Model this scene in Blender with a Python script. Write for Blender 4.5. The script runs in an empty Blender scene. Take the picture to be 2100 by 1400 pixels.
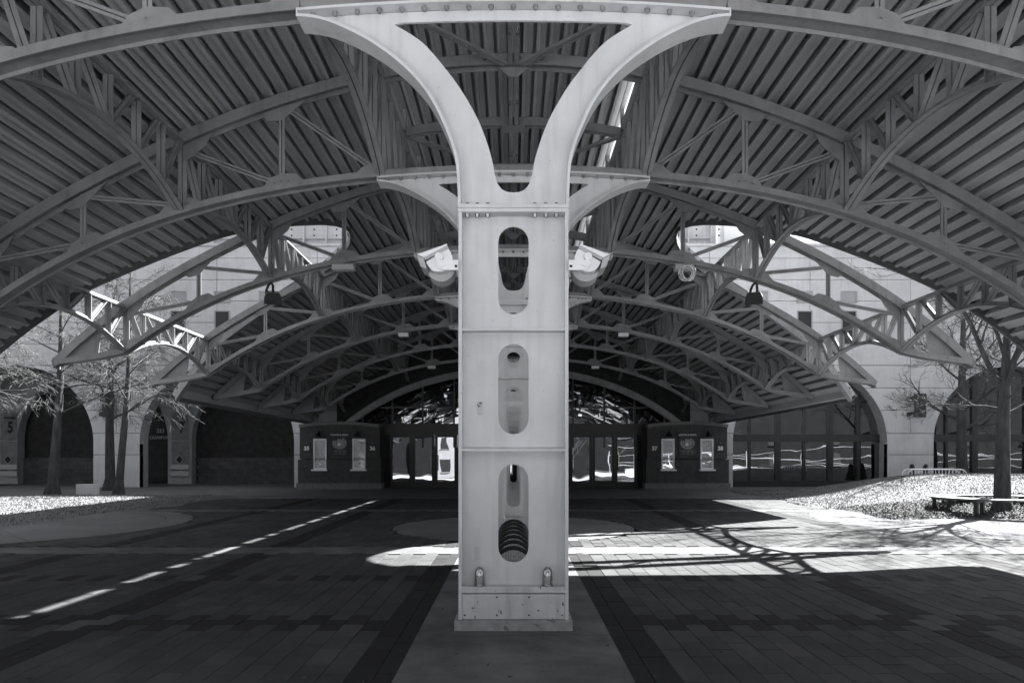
import bpy, bmesh, math, random
from mathutils import Vector, Matrix, noise
from mathutils.geometry import tessellate_polygon
R = math.radians
random.seed(7)
sc = bpy.context.scene
COL = sc.collection

# ------------------------------------------------------------ camera, sky, sun
cam_d = bpy.data.cameras.new('camera'); cam = bpy.data.objects.new('camera', cam_d); COL.objects.link(cam)
cam_d.sensor_width = 36; cam_d.lens = 24.0
cam_d.shift_x = -3/2100; cam_d.shift_y = (942-700)/2100
cam_d.clip_start = 0.05; cam_d.clip_end = 1500
cam.location = (0, 0, 0); cam.rotation_euler = (R(90), 0, 0)
sc.camera = cam
SUN = Vector((0.895, 0.735, 1.0)).normalized()          # towards the sun
w = bpy.data.worlds.new('World'); sc.world = w; w.use_nodes = True
nt = w.node_tree; nt.nodes.clear()
sky = nt.nodes.new('ShaderNodeTexSky'); sky.sky_type = 'NISHITA'; sky.sun_disc = False
sky.sun_elevation = math.asin(SUN.z); sky.sun_rotation = math.atan2(SUN.x, SUN.y)
sky.air_density = 1.0; sky.dust_density = 1.6; sky.ozone_density = 1.0
bw = nt.nodes.new('ShaderNodeRGBToBW')
tint = nt.nodes.new('ShaderNodeMix'); tint.data_type = 'RGBA'; tint.blend_type = 'MULTIPLY'; tint.inputs[0].default_value = 1
tint.inputs[7].default_value = (0.955, 0.97, 1.02, 1)
bg = nt.nodes.new('ShaderNodeBackground'); bg.inputs[1].default_value = 0.05
wo = nt.nodes.new('ShaderNodeOutputWorld')
nt.links.new(sky.outputs[0], bw.inputs[0]); nt.links.new(bw.outputs[0], tint.inputs[6])
nt.links.new(tint.outputs[2], bg.inputs[0]); nt.links.new(bg.outputs[0], wo.inputs[0])
sd = bpy.data.lights.new('sun', 'SUN'); sd.energy = 5.0; sd.angle = R(0.5); sd.color = (1.0, 0.995, 0.985)
so = bpy.data.objects.new('sun', sd); COL.objects.link(so); so.rotation_euler = SUN.to_track_quat('Z', 'Y').to_euler()
so.location = (20, 16, 25)
sc.view_settings.view_transform = 'Standard'; sc.view_settings.look = 'None'
sc.view_settings.exposure = 3.05; sc.view_settings.gamma = 1.0; sc.view_settings.use_curve_mapping = False
sc.cycles.max_bounces = 8; sc.cycles.diffuse_bounces = 5; sc.cycles.glossy_bounces = 4
sc.cycles.caustics_reflective = False; sc.cycles.caustics_refractive = False
sc.cycles.use_denoising = True

# ------------------------------------------------------------ materials (all neutral: the place is shown in black and white)
def mat(name, lo, hi=None, rough=0.6, scale=3.0, detail=6, bump=0.0, bscale=40, spec=0.4, metal=0.0, stretch=(1,1,1), island=0.0, spots=None, streak=0.0, fine=0.0):
    m = bpy.data.materials.new(name); m.use_nodes = True; t = m.node_tree; L = t.links
    b = t.nodes['Principled BSDF']; b.inputs['Roughness'].default_value = rough
    b.inputs['Specular IOR Level'].default_value = spec; b.inputs['Metallic'].default_value = metal
    hi = lo if hi is None else hi
    geo = t.nodes.new('ShaderNodeNewGeometry'); mp = t.nodes.new('ShaderNodeMapping'); mp.inputs[3].default_value = stretch
    L.new(geo.outputs['Position'], mp.inputs[0])
    n = t.nodes.new('ShaderNodeTexNoise'); n.inputs['Scale'].default_value = scale; n.inputs['Detail'].default_value = detail
    n.inputs['Roughness'].default_value = 0.6
    L.new(mp.outputs[0], n.inputs[0])
    mr = t.nodes.new('ShaderNodeMapRange'); mr.inputs[1].default_value = 0.3; mr.inputs[2].default_value = 0.7
    mr.inputs[3].default_value = lo; mr.inputs[4].default_value = hi
    L.new(n.outputs[0], mr.inputs[0]); val = mr.outputs[0]
    def mul(v, fac_out, amt):      # v * (1 - amt*fac)
        a = t.nodes.new('ShaderNodeMath'); a.operation = 'MULTIPLY_ADD'; a.inputs[1].default_value = -amt; a.inputs[2].default_value = 1
        L.new(fac_out, a.inputs[0]); c = t.nodes.new('ShaderNodeMath'); c.operation = 'MULTIPLY'
        L.new(v, c.inputs[0]); L.new(a.outputs[0], c.inputs[1]); return c.outputs[0]
    if island:
        oi = t.nodes.new('ShaderNodeObjectInfo'); ad = t.nodes.new('ShaderNodeMath'); ad.operation = 'ADD'
        L.new(oi.outputs['Random'], ad.inputs[0]); L.new(geo.outputs['Random Per Island'], ad.inputs[1])
        fr = t.nodes.new('ShaderNodeMath'); fr.operation = 'FRACT'; L.new(ad.outputs[0], fr.inputs[0])
        val = mul(val, fr.outputs[0], island)
    if fine:
        n3 = t.nodes.new('ShaderNodeTexNoise'); n3.inputs['Scale'].default_value = 90; n3.inputs['Detail'].default_value = 3
        L.new(geo.outputs['Position'], n3.inputs[0]); val = mul(val, n3.outputs[0], fine)
    if streak:
        mp2 = t.nodes.new('ShaderNodeMapping'); mp2.inputs[3].default_value = (9, 9, 0.7); L.new(geo.outputs['Position'], mp2.inputs[0])
        n4 = t.nodes.new('ShaderNodeTexNoise'); n4.inputs['Scale'].default_value = 1.3; n4.inputs['Detail'].default_value = 5
        L.new(mp2.outputs[0], n4.inputs[0])
        r4 = t.nodes.new('ShaderNodeMapRange'); r4.inputs[1].default_value = 0.5; r4.inputs[2].default_value = 0.75; L.new(n4.outputs[0], r4.inputs[0])
        val = mul(val, r4.outputs[0], streak)
    if spots:
        sc_, th, am = spots
        n5 = t.nodes.new('ShaderNodeTexNoise'); n5.inputs['Scale'].default_value = sc_; n5.inputs['Detail'].default_value = 4
        L.new(geo.outputs['Position'], n5.inputs[0])
        r5 = t.nodes.new('ShaderNodeMapRange'); r5.inputs[1].default_value = th; r5.inputs[2].default_value = th+0.03; L.new(n5.outputs[0], r5.inputs[0])
        val = mul(val, r5.outputs[0], am)
    cb = t.nodes.new('ShaderNodeCombineColor')
    for i, k in enumerate((0.97, 0.98, 1.0)):
        q = t.nodes.new('ShaderNodeMath'); q.operation = 'MULTIPLY'; q.inputs[1].default_value = k
        L.new(val, q.inputs[0]); L.new(q.outputs[0], cb.inputs[i])
    L.new(cb.outputs[0], b.inputs['Base Color'])
    if bump:
        n2 = t.nodes.new('ShaderNodeTexNoise'); n2.inputs['Scale'].default_value = bscale; n2.inputs['Detail'].default_value = 5
        L.new(geo.outputs['Position'], n2.inputs[0])
        bp = t.nodes.new('ShaderNodeBump'); bp.inputs['Strength'].default_value = bump; bp.inputs['Distance'].default_value = 0.02
        L.new(n2.outputs[0], bp.inputs['Height']); L.new(bp.outputs[0], b.inputs['Normal'])
    return m
def glass_mat(name, refl=0.45, wob=0.02, base=0.012, wscale=1.3):
    m = bpy.data.materials.new(name); m.use_nodes = True; t = m.node_tree; L = t.links
    out = t.nodes['Material Output']; t.nodes.remove(t.nodes['Principled BSDF'])
    d = t.nodes.new('ShaderNodeBsdfDiffuse'); d.inputs[0].default_value = (base, base, base*1.05, 1)
    g = t.nodes.new('ShaderNodeBsdfGlossy'); g.inputs['Roughness'].default_value = 0.01; g.inputs[0].default_value = (0.95, 0.96, 1, 1)
    geo = t.nodes.new('ShaderNodeNewGeometry'); n = t.nodes.new('ShaderNodeTexNoise'); n.inputs['Scale'].default_value = wscale; n.inputs['Detail'].default_value = 1
    L.new(geo.outputs['Position'], n.inputs[0]); bp = t.nodes.new('ShaderNodeBump'); bp.inputs['Strength'].default_value = 1; bp.inputs['Distance'].default_value = wob
    L.new(n.outputs[0], bp.inputs['Height']); L.new(bp.outputs[0], g.inputs['Normal'])
    mx = t.nodes.new('ShaderNodeMixShader'); mx.inputs[0].default_value = refl
    L.new(d.outputs[0], mx.inputs[1]); L.new(g.outputs[0], mx.inputs[2]); L.new(mx.outputs[0], out.inputs[0])
    return m
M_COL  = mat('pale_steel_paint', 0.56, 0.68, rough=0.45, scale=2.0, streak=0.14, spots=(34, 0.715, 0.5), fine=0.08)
M_BASE = mat('chipped_steel_paint', 0.50, 0.64, rough=0.5, scale=4, streak=0.25, spots=(19, 0.655, 0.9), fine=0.1)
M_TRUSS= mat('truss_paint_shaded', 0.205, 0.29, rough=0.5, scale=2.5, streak=0.22, island=0.14, spots=(30, 0.70, 0.35), fine=0.1)  # same steel paint as the columns, darkened to put canopy shade into it
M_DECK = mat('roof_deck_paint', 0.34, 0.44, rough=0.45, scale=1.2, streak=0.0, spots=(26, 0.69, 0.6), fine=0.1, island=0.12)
M_DARKST=mat('dark_edge_steel', 0.06, 0.09, rough=0.5)
M_GALV = mat('bright_bolt_steel', 0.30, 0.45, rough=0.22, metal=0.95)
M_BLACK= mat('black_metal', 0.012, 0.02, rough=0.45)
M_BOXW = mat('white_housing', 0.78, 0.84, rough=0.4)
M_BOXG = mat('grey_housing', 0.4, 0.46, rough=0.5)
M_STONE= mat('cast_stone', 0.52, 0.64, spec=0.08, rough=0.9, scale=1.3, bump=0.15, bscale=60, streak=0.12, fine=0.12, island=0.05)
M_STONE2=mat('cast_stone_shaded', 0.32, 0.4, rough=0.9, scale=1.3, bump=0.15, streak=0.2, fine=0.1)  # cast stone darkened to put the shade of recesses into its colour
M_JOINT= mat('joint_dark', 0.05, 0.07, rough=1)
M_BRICK= mat('booth_brick', 0.07, 0.11, spec=0.08, rough=0.9, scale=6, bump=0.2, fine=0.2, streak=0.1)
M_GRAN = mat('granite_base', 0.10, 0.22, rough=0.8, scale=22, detail=4, bump=0.1)
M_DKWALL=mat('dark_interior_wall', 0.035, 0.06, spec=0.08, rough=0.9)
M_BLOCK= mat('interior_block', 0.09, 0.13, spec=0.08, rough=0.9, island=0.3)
M_FRAME= mat('dark_window_frame', 0.02, 0.03, rough=0.4)
M_WFR  = mat('white_window_frame', 0.88, 0.9, rough=0.4)
M_GLASS= glass_mat('mirror_glass', 0.32, 0.004, 0.01, 0.9)
M_GLASS2=glass_mat('dark_window_glass', 0.30, 0.004, 0.008, 0.9)
M_TICKET=glass_mat('ticket_window_glass', 0.6, 0.004, 0.35)
M_PAVE = mat('paver', 0.064, 0.098, spec=0.08, rough=0.85, scale=1.1, bump=0.3, bscale=120, island=0.30, fine=0.25, spots=(9, 0.72, 0.35))
M_PAVED= mat('dark_paver', 0.03, 0.04, spec=0.08, rough=0.85, scale=1.1, bump=0.3, bscale=120, island=0.2, fine=0.2)
M_PAVEL= mat('light_paver', 0.09, 0.11, spec=0.08, rough=0.85, bump=0.3, bscale=120, island=0.2, fine=0.2)
M_CONC = mat('concrete_slab', 0.085, 0.19, spec=0.08, rough=0.9, scale=1.6, bump=0.25, bscale=90, fine=0.18, island=0.12, spots=(14, 0.70, 0.35))
M_CONC2= mat('apron_concrete', 0.14, 0.19, spec=0.08, rough=0.9, scale=0.8, bump=0.2, bscale=90, fine=0.18, island=0.12)
M_GROUT= mat('grout', 0.22, 0.36, rough=0.95, scale=9, bump=0.5, bscale=30, spots=(11, 0.6, 0.5))
M_BED  = mat('paving_bed', 0.04, 0.055, spec=0.08, rough=1)
M_EARTH= mat('soil', 0.11, 0.17, spec=0.08, rough=1, scale=9, bump=0.6, bscale=14)
M_GRASS= mat('dry_grass', 0.15, 0.25, rough=0.8, scale=1.2, spec=0.1, island=0.22)
M_LITTER=mat('leaf_litter', 0.03, 0.12, rough=0.9, scale=14, island=0.7)
M_BARK = mat('bark', 0.03, 0.075, rough=0.95, scale=10, bump=1.0, bscale=24, stretch=(1,1,0.25), spec=0.15)
M_TWIG = mat('twig_bark', 0.025, 0.05, rough=0.7, scale=8, spec=0.35)
M_BENCH= mat('bench_wood', 0.10, 0.16, rough=0.6, scale=10, island=0.3)
M_FABRIC=mat('banner_print', 0.14, 0.24, rough=0.9, scale=3)
M_FAB2 = mat('banner_panel', 0.42, 0.46, rough=0.9)
M_PRINTD=mat('dark_print', 0.02, 0.02, rough=0.8)
M_PRINTW=mat('white_print', 0.75, 0.8, rough=0.6)
M_PRINTG=mat('grey_print', 0.28, 0.36, rough=0.6, scale=20)
M_BUILD= mat('street_building_wall', 0.28, 0.36, rough=0.9, scale=1)
M_BUILD2=mat('street_building_dark', 0.012, 0.02, spec=0.08, rough=0.9, scale=1)
M_CONC3= mat('bounce_concrete', 0.42, 0.5, spec=0.08, rough=0.9, scale=0.8)  # unseen pavement, made paler to bounce light onto the column
M_ROAD = mat('asphalt', 0.05, 0.07, spec=0.08, rough=0.9)
M_LEAF = mat('shrub_leaf', 0.05, 0.1, rough=0.7, island=0.5)

# ------------------------------------------------------------ geometry helpers
class MB:
    def __init__(s): s.v = []; s.f = []
    def add(s, vs, fs):
        o = len(s.v); s.v += [tuple(p) for p in vs]; s.f += [tuple(i+o for i in f) for f in fs]
    def box(s, c, d, rot=None):
        x, y, z = d[0]/2, d[1]/2, d[2]/2
        vs = [Vector((a*x, b*y, e*z)) for e in (-1,1) for b in (-1,1) for a in (-1,1)]
        if rot is not None: vs = [rot @ p for p in vs]
        s.add([p + Vector(c) for p in vs], [(0,2,3,1),(4,5,7,6),(0,1,5,4),(2,6,7,3),(1,3,7,5),(0,4,6,2)])
    def box2(s, a, b):
        s.box([(a[i]+b[i])/2 for i in range(3)], [abs(b[i]-a[i]) for i in range(3)])
    def sweep(s, path, prof, side, closed=False, caps=True):
        """prof: [(a,b)] a along side, b along normal = side x tangent"""
        n = len(path); P = [Vector(p) for p in path]; k = len(prof); o = len(s.v)
        for i in range(n):
            if closed: t = P[(i+1)%n]-P[i-1]
            else: t = P[min(i+1,n-1)]-P[max(i-1,0)]
            t.normalize()
            sd_ = Vector(side(i) if callable(side) else side); sd_ = (sd_ - t*sd_.dot(t)).normalized()
            nn = t.cross(sd_); 
            if nn.z < 0 and not callable(side): nn = -nn
            for a, b in prof: s.v.append(tuple(P[i] + sd_*a + nn*b))
        m = n if closed else n-1
        for i in range(m):
            for j in range(k):
                s.f.append((o+i*k+j, o+i*k+(j+1)%k, o+((i+1)%n)*k+(j+1)%k, o+((i+1)%n)*k+j))
        if caps and not closed:
            s.f.append(tuple(o+j for j in range(k))); s.f.append(tuple(o+(n-1)*k+j for j in reversed(range(k))))
    def tube(s, path, rad, n=8):
        pr = [(math.cos(2*math.pi*i/n), math.sin(2*math.pi*i/n)) for i in range(n)]
        rs = rad if isinstance(rad, (list, tuple)) else [rad]*len(path)
        P = [Vector(p) for p in path]; o = len(s.v); up = None
        for i, p in enumerate(P):
            t = (P[min(i+1,len(P)-1)]-P[max(i-1,0)]).normalized()
            if up is None: up = Vector((0,0,1)) if abs(t.z) < .9 else Vector((1,0,0))
            a = up - t*up.dot(t)
            if a.length < 1e-4: a = t.orthogonal()
            a.normalize(); up = a; b = t.cross(a)
            for c, e in pr: s.v.append(tuple(p + a*c*rs[i] + b*e*rs[i]))
        for i in range(len(P)-1):
            for j in range(n): s.f.append((o+i*n+j, o+i*n+(j+1)%n, o+(i+1)*n+(j+1)%n, o+(i+1)*n+j))
        s.f.append(tuple(o+j for j in reversed(range(n)))); s.f.append(tuple(o+(len(P)-1)*n+j for j in range(n)))
    def cyl(s, p0, p1, r0, r1=None, n=16): s.tube([p0, p1], [r0, r0 if r1 is None else r1], n)
    def plate(s, loops, y, th, axis='y'):
        """loops of (a,b): outer first then holes; extruded by th along axis"""
        def pt(a, b, c): return (a, c, b) if axis == 'y' else ((c, a, b) if axis == 'x' else (a, b, c))
        L3 = [[Vector((a, b, 0)) for a, b in l] for l in loops]
        tr = tessellate_polygon(L3); flat = [p for l in loops for p in l]; n = len(flat)
        vs = [pt(a, b, y-th/2) for a, b in flat] + [pt(a, b, y+th/2) for a, b in flat]
        fs = [tuple(t) for t in tr] + [tuple(i+n for i in reversed(t)) for t in tr]
        o = 0
        for l in loops:
            m = len(l)
            for i in range(m): fs.append((o+i, o+(i+1)%m, n+o+(i+1)%m, n+o+i))
            o += m
        s.add(vs, fs)
    def sphere(s, c, r, nu=10, nv=6, sz=(1,1,1)):
        vs = []; 
        for i in range(nv+1):
            ph = math.pi*i/nv
            for j in range(nu):
                th = 2*math.pi*j/nu
                vs.append((c[0]+r*sz[0]*math.sin(ph)*math.cos(th), c[1]+r*sz[1]*math.sin(ph)*math.sin(th), c[2]+r*sz[2]*math.cos(ph)))
        s.add(vs, [(i*nu+j, i*nu+(j+1)%nu, (i+1)*nu+(j+1)%nu, (i+1)*nu+j) for i in range(nv) for j in range(nu)])
    def mesh(s, name, m, smooth=False, recalc=True):
        me = bpy.data.meshes.new(name); me.from_pydata(s.v, [], s.f)
        if recalc:
            b = bmesh.new(); b.from_mesh(me); bmesh.ops.recalc_face_normals(b, faces=b.faces); b.to_mesh(b and me); b.free()
        me.materials.append(m)
        if smooth:
            me.polygons.foreach_set('use_smooth', [True]*len(me.polygons))
            me.set_sharp_from_angle(angle=R(40))
        me.update(); return me
    def build(s, name, m, parent=None, smooth=False, loc=None, recalc=True):
        return link(name, s.mesh(name, m, smooth, recalc), parent, loc)
def link(name, me, parent=None, loc=None, rot=None):
    o = bpy.data.objects.new(name, me); COL.objects.link(o)
    if parent is not None: o.parent = parent
    if loc is not None: o.location = loc
    if rot is not None: o.rotation_euler = rot
    return o
def tag(o, label=None, cat=None, group=None, kind=None):
    for k, v in (('label', label), ('category', cat), ('group', group), ('kind', kind)):
        if v: o[k] = v
    return o
def thing(name, label, cat, loc=(0,0,0), group=None, kind=None):
    o = bpy.data.objects.new(name, None); COL.objects.link(o); o.location = loc; o.empty_display_size = .2
    return tag(o, label, cat, group, kind)
def copy_tree(o, parent=None, loc=None):
    c = o.copy(); COL.objects.link(c); c.parent = parent
    if loc is not None: c.location = loc
    for ch in list(o.children): copy_tree(ch, c)
    return c
def rel(parts_parent, mb):   # shift world coords into the parent's frame
    l = parts_parent.location; mb.v = [(x-l.x, y-l.y, z-l.z) for x, y, z in mb.v]; return mb
def text_obj(name, s, size, m, parent, loc, rot=(R(90),0,0), align='CENTER', bold=0.0, sx=1.0, ext=0.004):
    cu = bpy.data.curves.new(name, 'FONT'); cu.body = s; cu.size = size; cu.align_x = align; cu.align_y = 'CENTER'
    cu.extrude = ext; cu.offset = bold; cu.resolution_u = 3
    tmp = bpy.data.objects.new('tmp', cu); COL.objects.link(tmp); bpy.context.view_layer.update()
    dg = bpy.context.evaluated_depsgraph_get(); me = bpy.data.meshes.new_from_object(tmp.evaluated_get(dg))
    bpy.data.objects.remove(tmp); me.materials.clear(); me.materials.append(m)
    o = link(name, me, parent, loc, rot); o.scale = (sx, 1, 1); return o

def gz(Y): return -1.61 + 0.0098*min(Y, 36.0)
def Pt(x): x = abs(x); return 5.79363 - 0.0545184*x*x + 2.827e-4*x**4 - 2.2833e-6*x**6
def Pb(x):
    x = abs(x)
    if x > 7.73: return 2.125 - (x-7.73)*0.14
    return 4.211 - 0.02144*x*x - 2.155e-4*x**4
Y0, DY, NT = 6.3, 3.66, 7
TY = [Y0 + DY*i for i in range(NT)]
XL = [1.93, 4.83, 7.73]
def W_(w, f, tf=.014, tw=.012):       # H section lying flat: flanges vertical (a = +-w/2), web horizontal
    a = w/2; b = f/2
    return [(-a,-b),(-a+tf,-b),(-a+tf,-tw/2),(a-tf,-tw/2),(a-tf,-b),(a,-b),(a,b),(a-tf,b),(a-tf,tw/2),(-a+tf,tw/2),(-a+tf,b),(-a,b)]
def DA(w, d, g=.014, t=.012):         # double angle: two legs along a at b=0, stems going up b
    a = w/2
    return ([(-a,0),(-g/2,0),(-g/2,d),(-g/2-t,d),(-g/2-t,t),(-a,t)], [(g/2,0),(a,0),(a,t),(g/2+t,t),(g/2+t,d),(g/2,d)])

# ------------------------------------------------------------ ground, paving
mb = MB()
ys = [-150,-40,0,5,10,15,20,25,30,36,60,400]
vs = [(x, y, gz(y)-0.03) for y in ys for x in (-400, 400)]
mb.add(vs, [(2*i, 2*i+1, 2*i+3, 2*i+2) for i in range(len(ys)-1)])
tag(mb.build('ground', M_BED, recalc=False), kind='structure')
SL = math.atan(0.0098)
def in_circ(x, y, c, r): return (x-c[0])**2 + (y-c[1])**2 < r*r
CIRC = [((0, 14.9), 2.6), ((-11.7, 15.3), 4.1), ((11.7, 16.2), 4.3)]
def zone(x, y):
    if abs(x) < 0.86: return 'strip'
    if 10.9 < y < 11.7 or 18.8 < y < 19.5: return 'band'
    if y > 24.0 or abs(x) > 15: return 'apron'
    for c, r in CIRC:
        if in_circ(x, y, c, r): return 'circle'
    if abs(abs(x)-3.92) < 0.2 and (abs(y-6.5) < .11 or abs(y-8.75) < .11): return 'light'
    if abs(abs(x)-3.92) < 0.21 or 0.86 <= abs(x) < 1.26 or abs(y-6.5) < .11 or abs(y-8.75) < .11 or abs(abs(x)-7.0) < .21: return 'dark'
    return 'pave'
paving = thing('paving', None, None, kind='structure'); paving.location = (0,0,0)
pm = {}
for key, m in (('pave', M_PAVE), ('dark', M_PAVED), ('light', M_PAVEL)):
    b_ = MB(); hx, hy, bv = 0.0985, 0.1985, 0.004
    vs = [(-hx,-hy,-.03),(hx,-hy,-.03),(hx,hy,-.03),(-hx,hy,-.03),(-hx,-hy,-bv),(hx,-hy,-bv),(hx,hy,-bv),(-hx,hy,-bv),(-hx+bv,-hy+bv,0),(hx-bv,-hy+bv,0),(hx-bv,hy-bv,0),(-hx+bv,hy-bv,0)]
    b_.add(vs, [(0,1,5,4),(1,2,6,5),(2,3,7,6),(3,0,4,7),(4,5,9,8),(5,6,10,9),(6,7,11,10),(7,4,8,11),(8,9,10,11)])
    pm[key] = (b_.mesh('paver', m, recalc=False), b_)
cells = []
nx = int(14.8/.2)
for ix in range(-nx, nx):
    x = (ix+.5)*.2
    off = (.2 if ix % 2 else 0)
    for iy in range(int(-2/.4), int(24/.4)):
        y = iy*.4 + off + .2
        if y > 24: continue
        k = zone(x, y)
        if k in pm:
            d = abs(x) > 0.80*y + .6
            cells.append((d or y < 4.4, y, x, k))
cells.sort(key=lambda c: (c[0], c[1]))
far = {k: MB() for k in pm}
rnd = random.Random(3)
for i, (hid, y, x, k) in enumerate(cells):
    dz = rnd.uniform(-.0025, .0025); tl = rnd.uniform(-.004, .004); tx = rnd.uniform(-.006, .006)
    if i < 300 and not hid:
        o = link('paver', pm[k][0], paving, (x, y, gz(y)+dz), (SL+tl, tx, 0))
    else:
        base = pm[k][1]; 
        far[k].add([(x+vx, y+vy, gz(y)+dz+vz+vy*(0.0098+tl)+vx*tx) for vx, vy, vz in base.v], base.f)
for k, m in (('pave', M_PAVE), ('dark', M_PAVED), ('light', M_PAVEL)):
    tag(far[k].build('far_pavers', m, paving, recalc=False), kind='stuff')
def slab(parent, x0, y0, x1, y1, m, name='concrete_slab', g=.006, dz=0.0):
    b_ = MB(); top = [(x0+g,y0+g),(x1-g,y0+g),(x1-g,y1-g),(x0+g,y1-g)]
    b_.add([(x,y,gz(y)-.028) for x,y in top]+[(x,y,gz(y)+dz) for x,y in top], [(0,1,5,4),(1,2,6,5),(2,3,7,6),(3,0,4,7),(4,5,6,7)])
    return b_.build(name, m, parent, recalc=False)
yy = [-1.0,0.55,2.1,3.6,6.02,7.7,9.3,10.89,11.71,13.4,15.1,16.9,18.79,19.51,21.2,22.9,24.0]
for a, b in zip(yy[:-1], yy[1:]): slab(paving, -.86, a, .86, b, M_CONC, dz=.004)
for y0, y1 in ((10.9,11.7),(18.8,19.5)):
    x = .87
    while x < 16:
        x1 = x+2.9
        slab(paving, x, y0, x1, y1, M_CONC); slab(paving, -x1, y0, -x, y1, M_CONC); x = x1
def disc(c, r, r_in=0, dz=0.0, n=64, m=M_CONC2, seg=8):
    for s in range(seg):
        b_ = MB(); a0 = 2*math.pi*s/seg+.002; a1 = 2*math.pi*(s+1)/seg-.002; k = n//seg
        ri = max(r_in, .01); vs = []
        for j in range(k+1):
            a = a0+(a1-a0)*j/k
            for rr in (ri, r):
                px, py = c[0]+rr*math.cos(a), c[1]+rr*math.sin(a); vs.append((px, py, gz(py)+dz))
        b_.add(vs, [(2*j, 2*j+1, 2*j+3, 2*j+2) for j in range(k)])
        b_.build('ring_slab', m, paving, recalc=False)
for c, r in CIRC[1:]:
    disc(c, r-.62, dz=-.004); disc(c, r, r-.6, dz=-.002); disc(c, r+.02, 0, dz=-.012, m=M_BED, seg=1)
disc(CIRC[0][0], 2.6, .0, dz=-.003)
for iy in range(6):
    for ix in range(-14, 14):
        slab(paving, ix*1.8, 24.0+iy*1.9, ix*1.8+1.8, 24.0+iy*1.9+1.9, M_CONC2, dz=0)
b_ = MB()
for s in (-1, 1):
    for (xa, xb, ya, yb) in ((14.8, 60, -8, 36), (25.2, 60, 24, 36)):
        xs = sorted((s*xa, s*xb)); b_.add([(xs[0],ya,gz(ya)-.009),(xs[1],ya,gz(ya)-.009),(xs[1],yb,gz(yb)-.009),(xs[0],yb,gz(yb)-.009)], [(0,1,2,3)])
tag(b_.build('outer_pavement', M_CONC2, recalc=False), kind='structure')
b_ = MB(); b_.add([(-60,-26,gz(-26)-.004),(60,-26,gz(-26)-.004),(60,-2,gz(-2)-.004),(-60,-2,gz(-2)-.004)], [(0,1,2,3)])
tag(b_.build('street_pavement', M_CONC3, recalc=False), kind='structure')
b_ = MB(); b_.add([(-120,-46,gz(-46)),(120,-46,gz(-46)),(120,-26.5,gz(-26.5)-.1),(-120,-26.5,gz(-26.5)-.1)], [(0,1,2,3)])
b_.v = [(x,y,gz(y)-.012) for x,y,z in b_.v]
tag(b_.build('road', M_ROAD, recalc=False), kind='structure')

b_ = MB(); rl_ = random.Random(21)
for i in range(420):
    y = 4.6+16*rl_.random()**1.6; x = rl_.uniform(-.8,.8)*y
    if abs(x) < .55 and 6 < y < 6.6: continue
    r = rl_.uniform(.008,.028); a = rl_.uniform(0,6.28); z = gz(y)+.008
    b_.add([(x+r*math.cos(a),y+r*math.sin(a),z+rl_.uniform(0,.012)),(x-.4*r*math.sin(a),y+.4*r*math.cos(a),z),(x-r*math.cos(a),y-r*math.sin(a),z+rl_.uniform(0,.012)),(x+.4*r*math.sin(a),y-.4*r*math.cos(a),z)], [(0,1,2,3)])
tag(b_.build('fallen_leaves', M_LITTER, recalc=False), 'small dry leaves and crumbs scattered over the paving', 'leaves', kind='stuff')

# ------------------------------------------------------------ columns with forked arms
def px2(x, y, s=222.2): return ((x-1053)/s, (942-y)/s)
def slot(cx, z0, z1, r, n=10):
    pts = [(cx+r*math.cos(a), z1-r+r*math.sin(a)) for a in [math.pi*i/n for i in range(n+1)]]
    pts += [(cx+r*math.cos(a), z0+r+r*math.sin(a)) for a in [math.pi+math.pi*i/n for i in range(n+1)]]
    return pts
def smooth_path(pts, k=6):
    P = [Vector((a, b, 0)) for a, b in pts]; out = []
    for i in range(len(P)-1):
        p0 = P[max(i-1,0)]; p1 = P[i]; p2 = P[i+1]; p3 = P[min(i+2, len(P)-1)]
        for j in range(k):
            t = j/k
            q = 0.5*((2*p1)+(p2-p0)*t+(2*p0-5*p1+4*p2-p3)*t*t+(3*p1-p0-3*p2+p3)*t**3); out.append((q.x, q.y))
    out.append((P[-1].x, P[-1].y)); return out
arm_out = [(944,414),(943,390),(938,335),(917,273),(883,207),(833,150),(767,101),(700,67),(655,53),(619,49)]
arm_in  = [(810,53),(867,90),(917,147),(950,193),(983,253),(1006,317),(1017,368),(1026,386),(1038,394),(1053,396)]
AO = smooth_path([px2(*p) for p in arm_out]); AI = smooth_path([px2(*p) for p in arm_in])
AO[0] = (-.4905, 2.312)
def chord_under(x): return Pb(x)-.045
top_line = [(-1.95+3.9*i/24, chord_under(-1.95+3.9*i/24)-.03) for i in range(25)]
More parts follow.
